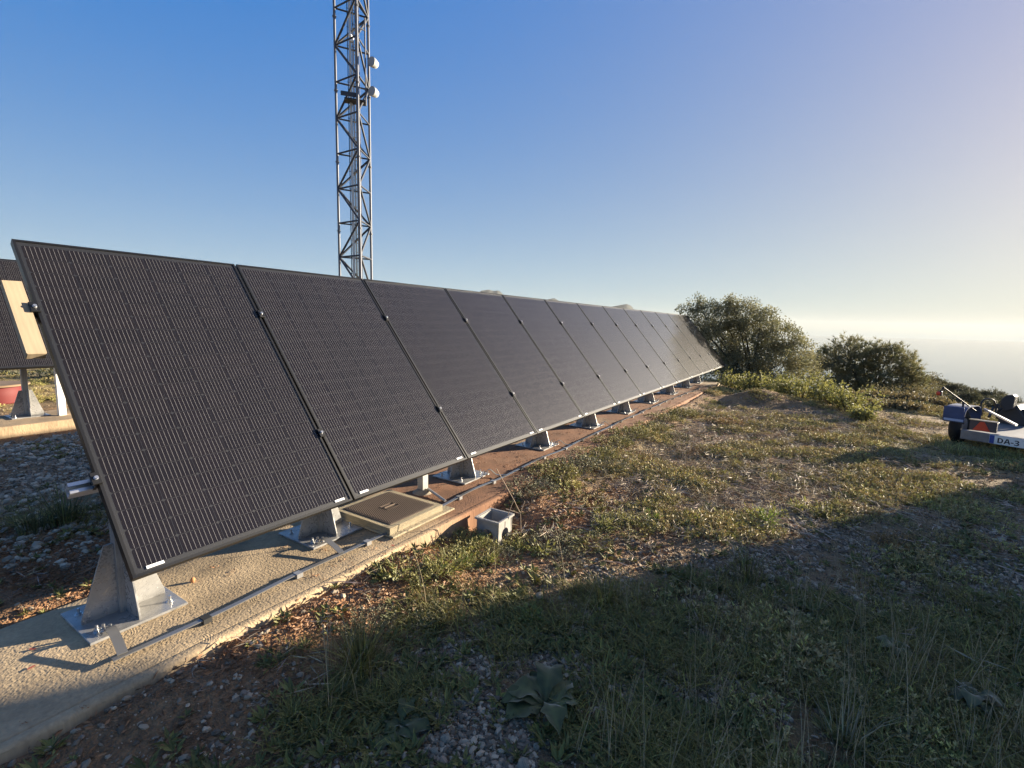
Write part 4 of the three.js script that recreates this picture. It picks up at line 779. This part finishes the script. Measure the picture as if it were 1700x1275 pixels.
  twig('thin dead twig lying on red soil past the drain box', [905, 868, 0], [905, 868, 945, 842], [922, 853, 935, 872]);
  const [pu, pn] = [0, 0];
}
{ // single larger pale stones
  const g = new THREE.IcosahedronGeometry(1, 2), p = g.attributes.position;
  for (let i = 0; i < p.count; i++) { const x = p.getX(i), y = p.getY(i), z = p.getZ(i), k = 0.7 + 0.6 * vnoise(x * 1.3 + 5, y * 1.3 + z * 1.7 + 3); p.setXYZ(i, x * k, y * k * 0.75, z * k * 0.85); }
  g.computeVertexNormals();
  const mat = std(lin(0.42, 0.37, 0.28), 0.9, { bumpMap: noiseFine, bumpScale: 0.01 });
  [[740, 1228, 0.02], [722, 1247, 0.016], [895, 990, 0.024], [925, 1027, 0.018], [868, 1272, 0.024], [890, 1240, 0.014], [818, 1090, 0.012], [1015, 1145, 0.02], [1145, 1105, 0.016], [1110, 1115, 0.015], [1280, 958, 0.026], [790, 1150, 0.016], [900, 1165, 0.013], [98, 735, 0.05], [60, 885, 0.02], [1085, 800, 0.03], [1108, 812, 0.025]].forEach(([px, py, s], i) => {
    const c = ground(px, py), m = mesh('pale_stone', g, mat); m.position.set(c.x, height(c.x, c.z) + s * 0.35, c.z); m.scale.set(s, s, s); m.rotation.set(rr(-0.4, 0.4), rr(0, 6), rr(-0.4, 0.4)); tag(m, 'pale limestone lump larger than the gravel round it', 'stone', 'larger pale stones');
  });
}
// ---------------------------------------------------------------- trailer with a ride-on machine
{
  const Z = 6.2, steel = std(lin(0.36, 0.36, 0.37), 0.5, { metalness: 0.5, map: rep(noiseCloud, 2) }), blue = std(lin(0.07, 0.11, 0.25), 0.6, { map: rep(noiseCloud, 2) }), dark = std(lin(0.035, 0.035, 0.035), 0.6), red = std(lin(0.7, 0.07, 0.03), 0.4), board = std(lin(0.1, 0.075, 0.07), 0.6);
  const o = deep(1597, 714, Z), dirR = deep(1700, 736, Z - 0.5).sub(o), turn = Math.atan2(-dirR.z, dirR.x);
  const gy = height(o.x, o.z);
  const g = thing('trailer', 'flat trailer with blue mudguard, red warning triangle and number plate', 'trailer', [o.x, gy, o.z], turn);
  const y0 = o.y - gy;                                           // height of the rear beam, local x along it to the right, local -z forward (away)
  mesh('rear_beam', merge([chamferBox(1.9, 0.12, 0.06, 0.005).translate(0.95, y0 - 0.05, 0), box(1.9, 0.008, 0.09, 0.95, y0 + 0.006, -0.02)]), steel, g);
  mesh('side_rail', merge([box(0.06, 0.08, 2.6, 0.06, y0 - 0.05, -1.34), box(0.06, 0.08, 2.6, 1.8, y0 - 0.05, -1.34), box(1.68, 0.02, 2.5, 0.93, y0 - 0.02, -1.34)]), steel, g);
  const plateCanvas = document.createElement('canvas'); plateCanvas.width = 512; plateCanvas.height = 112;
  const x = plateCanvas.getContext('2d'); x.fillStyle = '#e8e6df'; x.fillRect(0, 0, 512, 112); x.fillStyle = '#2c4a93'; x.fillRect(0, 0, 44, 112); x.fillStyle = '#23252a'; x.font = 'bold 92px sans-serif'; x.textBaseline = 'middle'; x.fillText('DA-3', 66, 60);
  const pt = new THREE.CanvasTexture(plateCanvas); pt.colorSpace = THREE.SRGBColorSpace;
  const np = mesh('number_plate', chamferBox(0.52, 0.11, 0.006, 0.001), std(lin(0.75, 0.75, 0.72), 0.5), g); np.position.set(0.54, y0 - 0.05, 0.036);
  mesh('plate_print', new THREE.PlaneGeometry(0.514, 0.104).translate(0, 0, 0.0055), std(lin(1, 1, 1), 0.45, { map: pt }), np);
  // warning board with triangle
  const bd = mesh('lamp_board', chamferBox(0.26, 0.13, 0.03, 0.006), board, g); bd.position.set(0.19, y0 + 0.085, -0.04);
  const tri = new THREE.Shape([[-0.085, -0.06], [0.085, -0.06], [0.02, 0.055], [-0.02, 0.055]].map((p) => new THREE.Vector2(...p)));
  mesh('warning_triangle', new THREE.ExtrudeGeometry(tri, { depth: 0.008, bevelEnabled: false }).translate(-0.01, 0, 0.0155), red, bd);
  mesh('lamp_bar', box(0.28, 0.012, 0.04, 0.19, y0 + 0.157, -0.04), alu, g);
  // wheel and mudguard left of the beam
  const wh = mesh('wheel', new THREE.TorusGeometry(0.17, 0.065, 10, 24).rotateY(Math.PI / 2), rubber, g); wh.position.set(-0.12, 0.235, -0.32);
  mesh('rim', new THREE.CylinderGeometry(0.12, 0.12, 0.09, 18).rotateZ(Math.PI / 2), steel, wh);
  const gp = []; for (let k = 0; k <= 14; k++) { const a = lerp(0, 3.1416, k / 14); gp.push([Math.sign(Math.cos(a)) * Math.pow(Math.abs(Math.cos(a)), 0.55) * 0.3, Math.sign(Math.sin(a)) * Math.pow(Math.abs(Math.sin(a)), 0.55) * 0.2]); }
  const sh = new THREE.Shape([...gp, ...gp.slice().reverse().map(([a, b]) => [a * 0.96, b * 0.96])].map((p) => new THREE.Vector2(...p)));
  const mud = mesh('mudguard', new THREE.ExtrudeGeometry(sh, { depth: 0.22, bevelEnabled: false }).rotateY(-Math.PI / 2).translate(0.0, 0.33, -0.32), blue, g);
  mesh('flap', chamferBox(0.21, 0.2, 0.012, 0.004).translate(-0.11, 0.425, -0.012), blue, mud);
  mesh('reflector_strip', box(0.2, 0.03, 0.006, -0.1, 0.355, 0.002), std(lin(0.3, 0.4, 0.6), 0.4), mud);
  // folded pole with lamp
  const L = (px, py, z) => { const p = deep(px, py, z).sub(g.position).applyAxisAngle(V(0, 1, 0), -turn); return p; };
  mesh('folded_pole', merge([bar(L(1622, 684, Z + 0.15), L(1566, 643, Z + 0.15), 0.009, 8), bar(L(1599, 704, Z + 0.15), L(1599, 668, Z + 0.15), 0.012, 8), bar(L(1566, 643, Z + 0.15), L(1562, 650, Z + 0.15), 0.01, 8)]), dark, g);
  const lamp = L(1560.5, 653, Z + 0.15), lm = mesh('tail_lamp', chamferBox(0.05, 0.062, 0.03, 0.006), dark, g); lm.position.copy(lamp);
  mesh('lens', new THREE.SphereGeometry(0.028, 14, 8).scale(0.9, 1, 0.5).translate(-0.012, 0, 0.014), red, lm);
  for (const d of [0, 0.55]) mesh('loading_ramp', beam(L(1624, 683, Z + 0.1).add(V(d, 0.02, -0.2)), L(1688, 706, Z - 0.1).add(V(d, 0, 0)), 0.05, 0.022), alu, g);
  // machine on the bed
  const m = thing('ride_on_mower', 'dark ride-on mower with hoop and seat carried on the trailer', 'mower', [g.position.x, gy + y0, g.position.z], turn);
  const K = (px, py, z) => deep(px, py, z).sub(m.position).applyAxisAngle(V(0, 1, 0), -turn);
  const zc = Z + 0.55, hoopPts = [[1630, 690], [1629, 670], [1633, 664], [1642, 662], [1650, 665], [1653, 673], [1653, 690]].map(([a, b]) => K(a, b, zc));
  mesh('hoop', new THREE.TubeGeometry(new THREE.CatmullRomCurve3(hoopPts), 30, 0.011, 8), dark, m);
  const seatShape = new THREE.Shape([[1660, 672], [1664, 663], [1674, 657], [1686, 656], [1690, 658], [1688, 668], [1686, 677], [1672, 681]].map(([a, b]) => { const q = K(a, b, zc); return new THREE.Vector2(q.x, q.y); }));
  const zz = K(1675, 668, zc).z;
  mesh('seat_back', new THREE.ExtrudeGeometry(seatShape, { depth: 0.12, bevelEnabled: true, bevelSize: 0.012, bevelThickness: 0.012, bevelSegments: 2 }).translate(0, 0, zz - 0.06), dark, m);
  const bodyShape = new THREE.Shape([[1652, 704], [1654, 688], [1664, 680], [1672, 676], [1690, 675], [1698, 682], [1708, 692], [1712, 704]].map(([a, b]) => { const q = K(a, b, zc); return new THREE.Vector2(q.x, q.y); }));
  mesh('body', new THREE.ExtrudeGeometry(bodyShape, { depth: 0.7, bevelEnabled: true, bevelSize: 0.02, bevelThickness: 0.02, bevelSegments: 2 }).translate(0, 0, zz - 0.75), dark, m);
  mesh('steering_column', bar(K(1642, 692, zc), K(1650, 676, zc + 0.1), 0.018, 8), dark, m);
  mesh('mirror', chamferBox(0.05, 0.06, 0.02, 0.005).translate(...K(1656, 674, zc).toArray()), dark, m);
  for (const [px, dz] of [[1660, 0.1], [1704, 0.1], [1660, 0.75], [1704, 0.75]]) { const q = K(px, 704, zc), w2 = mesh('wheel', new THREE.TorusGeometry(0.075, 0.035, 8, 18), rubber, m); w2.position.set(q.x, 0.11, zz - dz); }
}
scene.fog = new THREE.FogExp2(lin(1, 1, 0.95), 0.000012);
renderer.render(scene, camera);
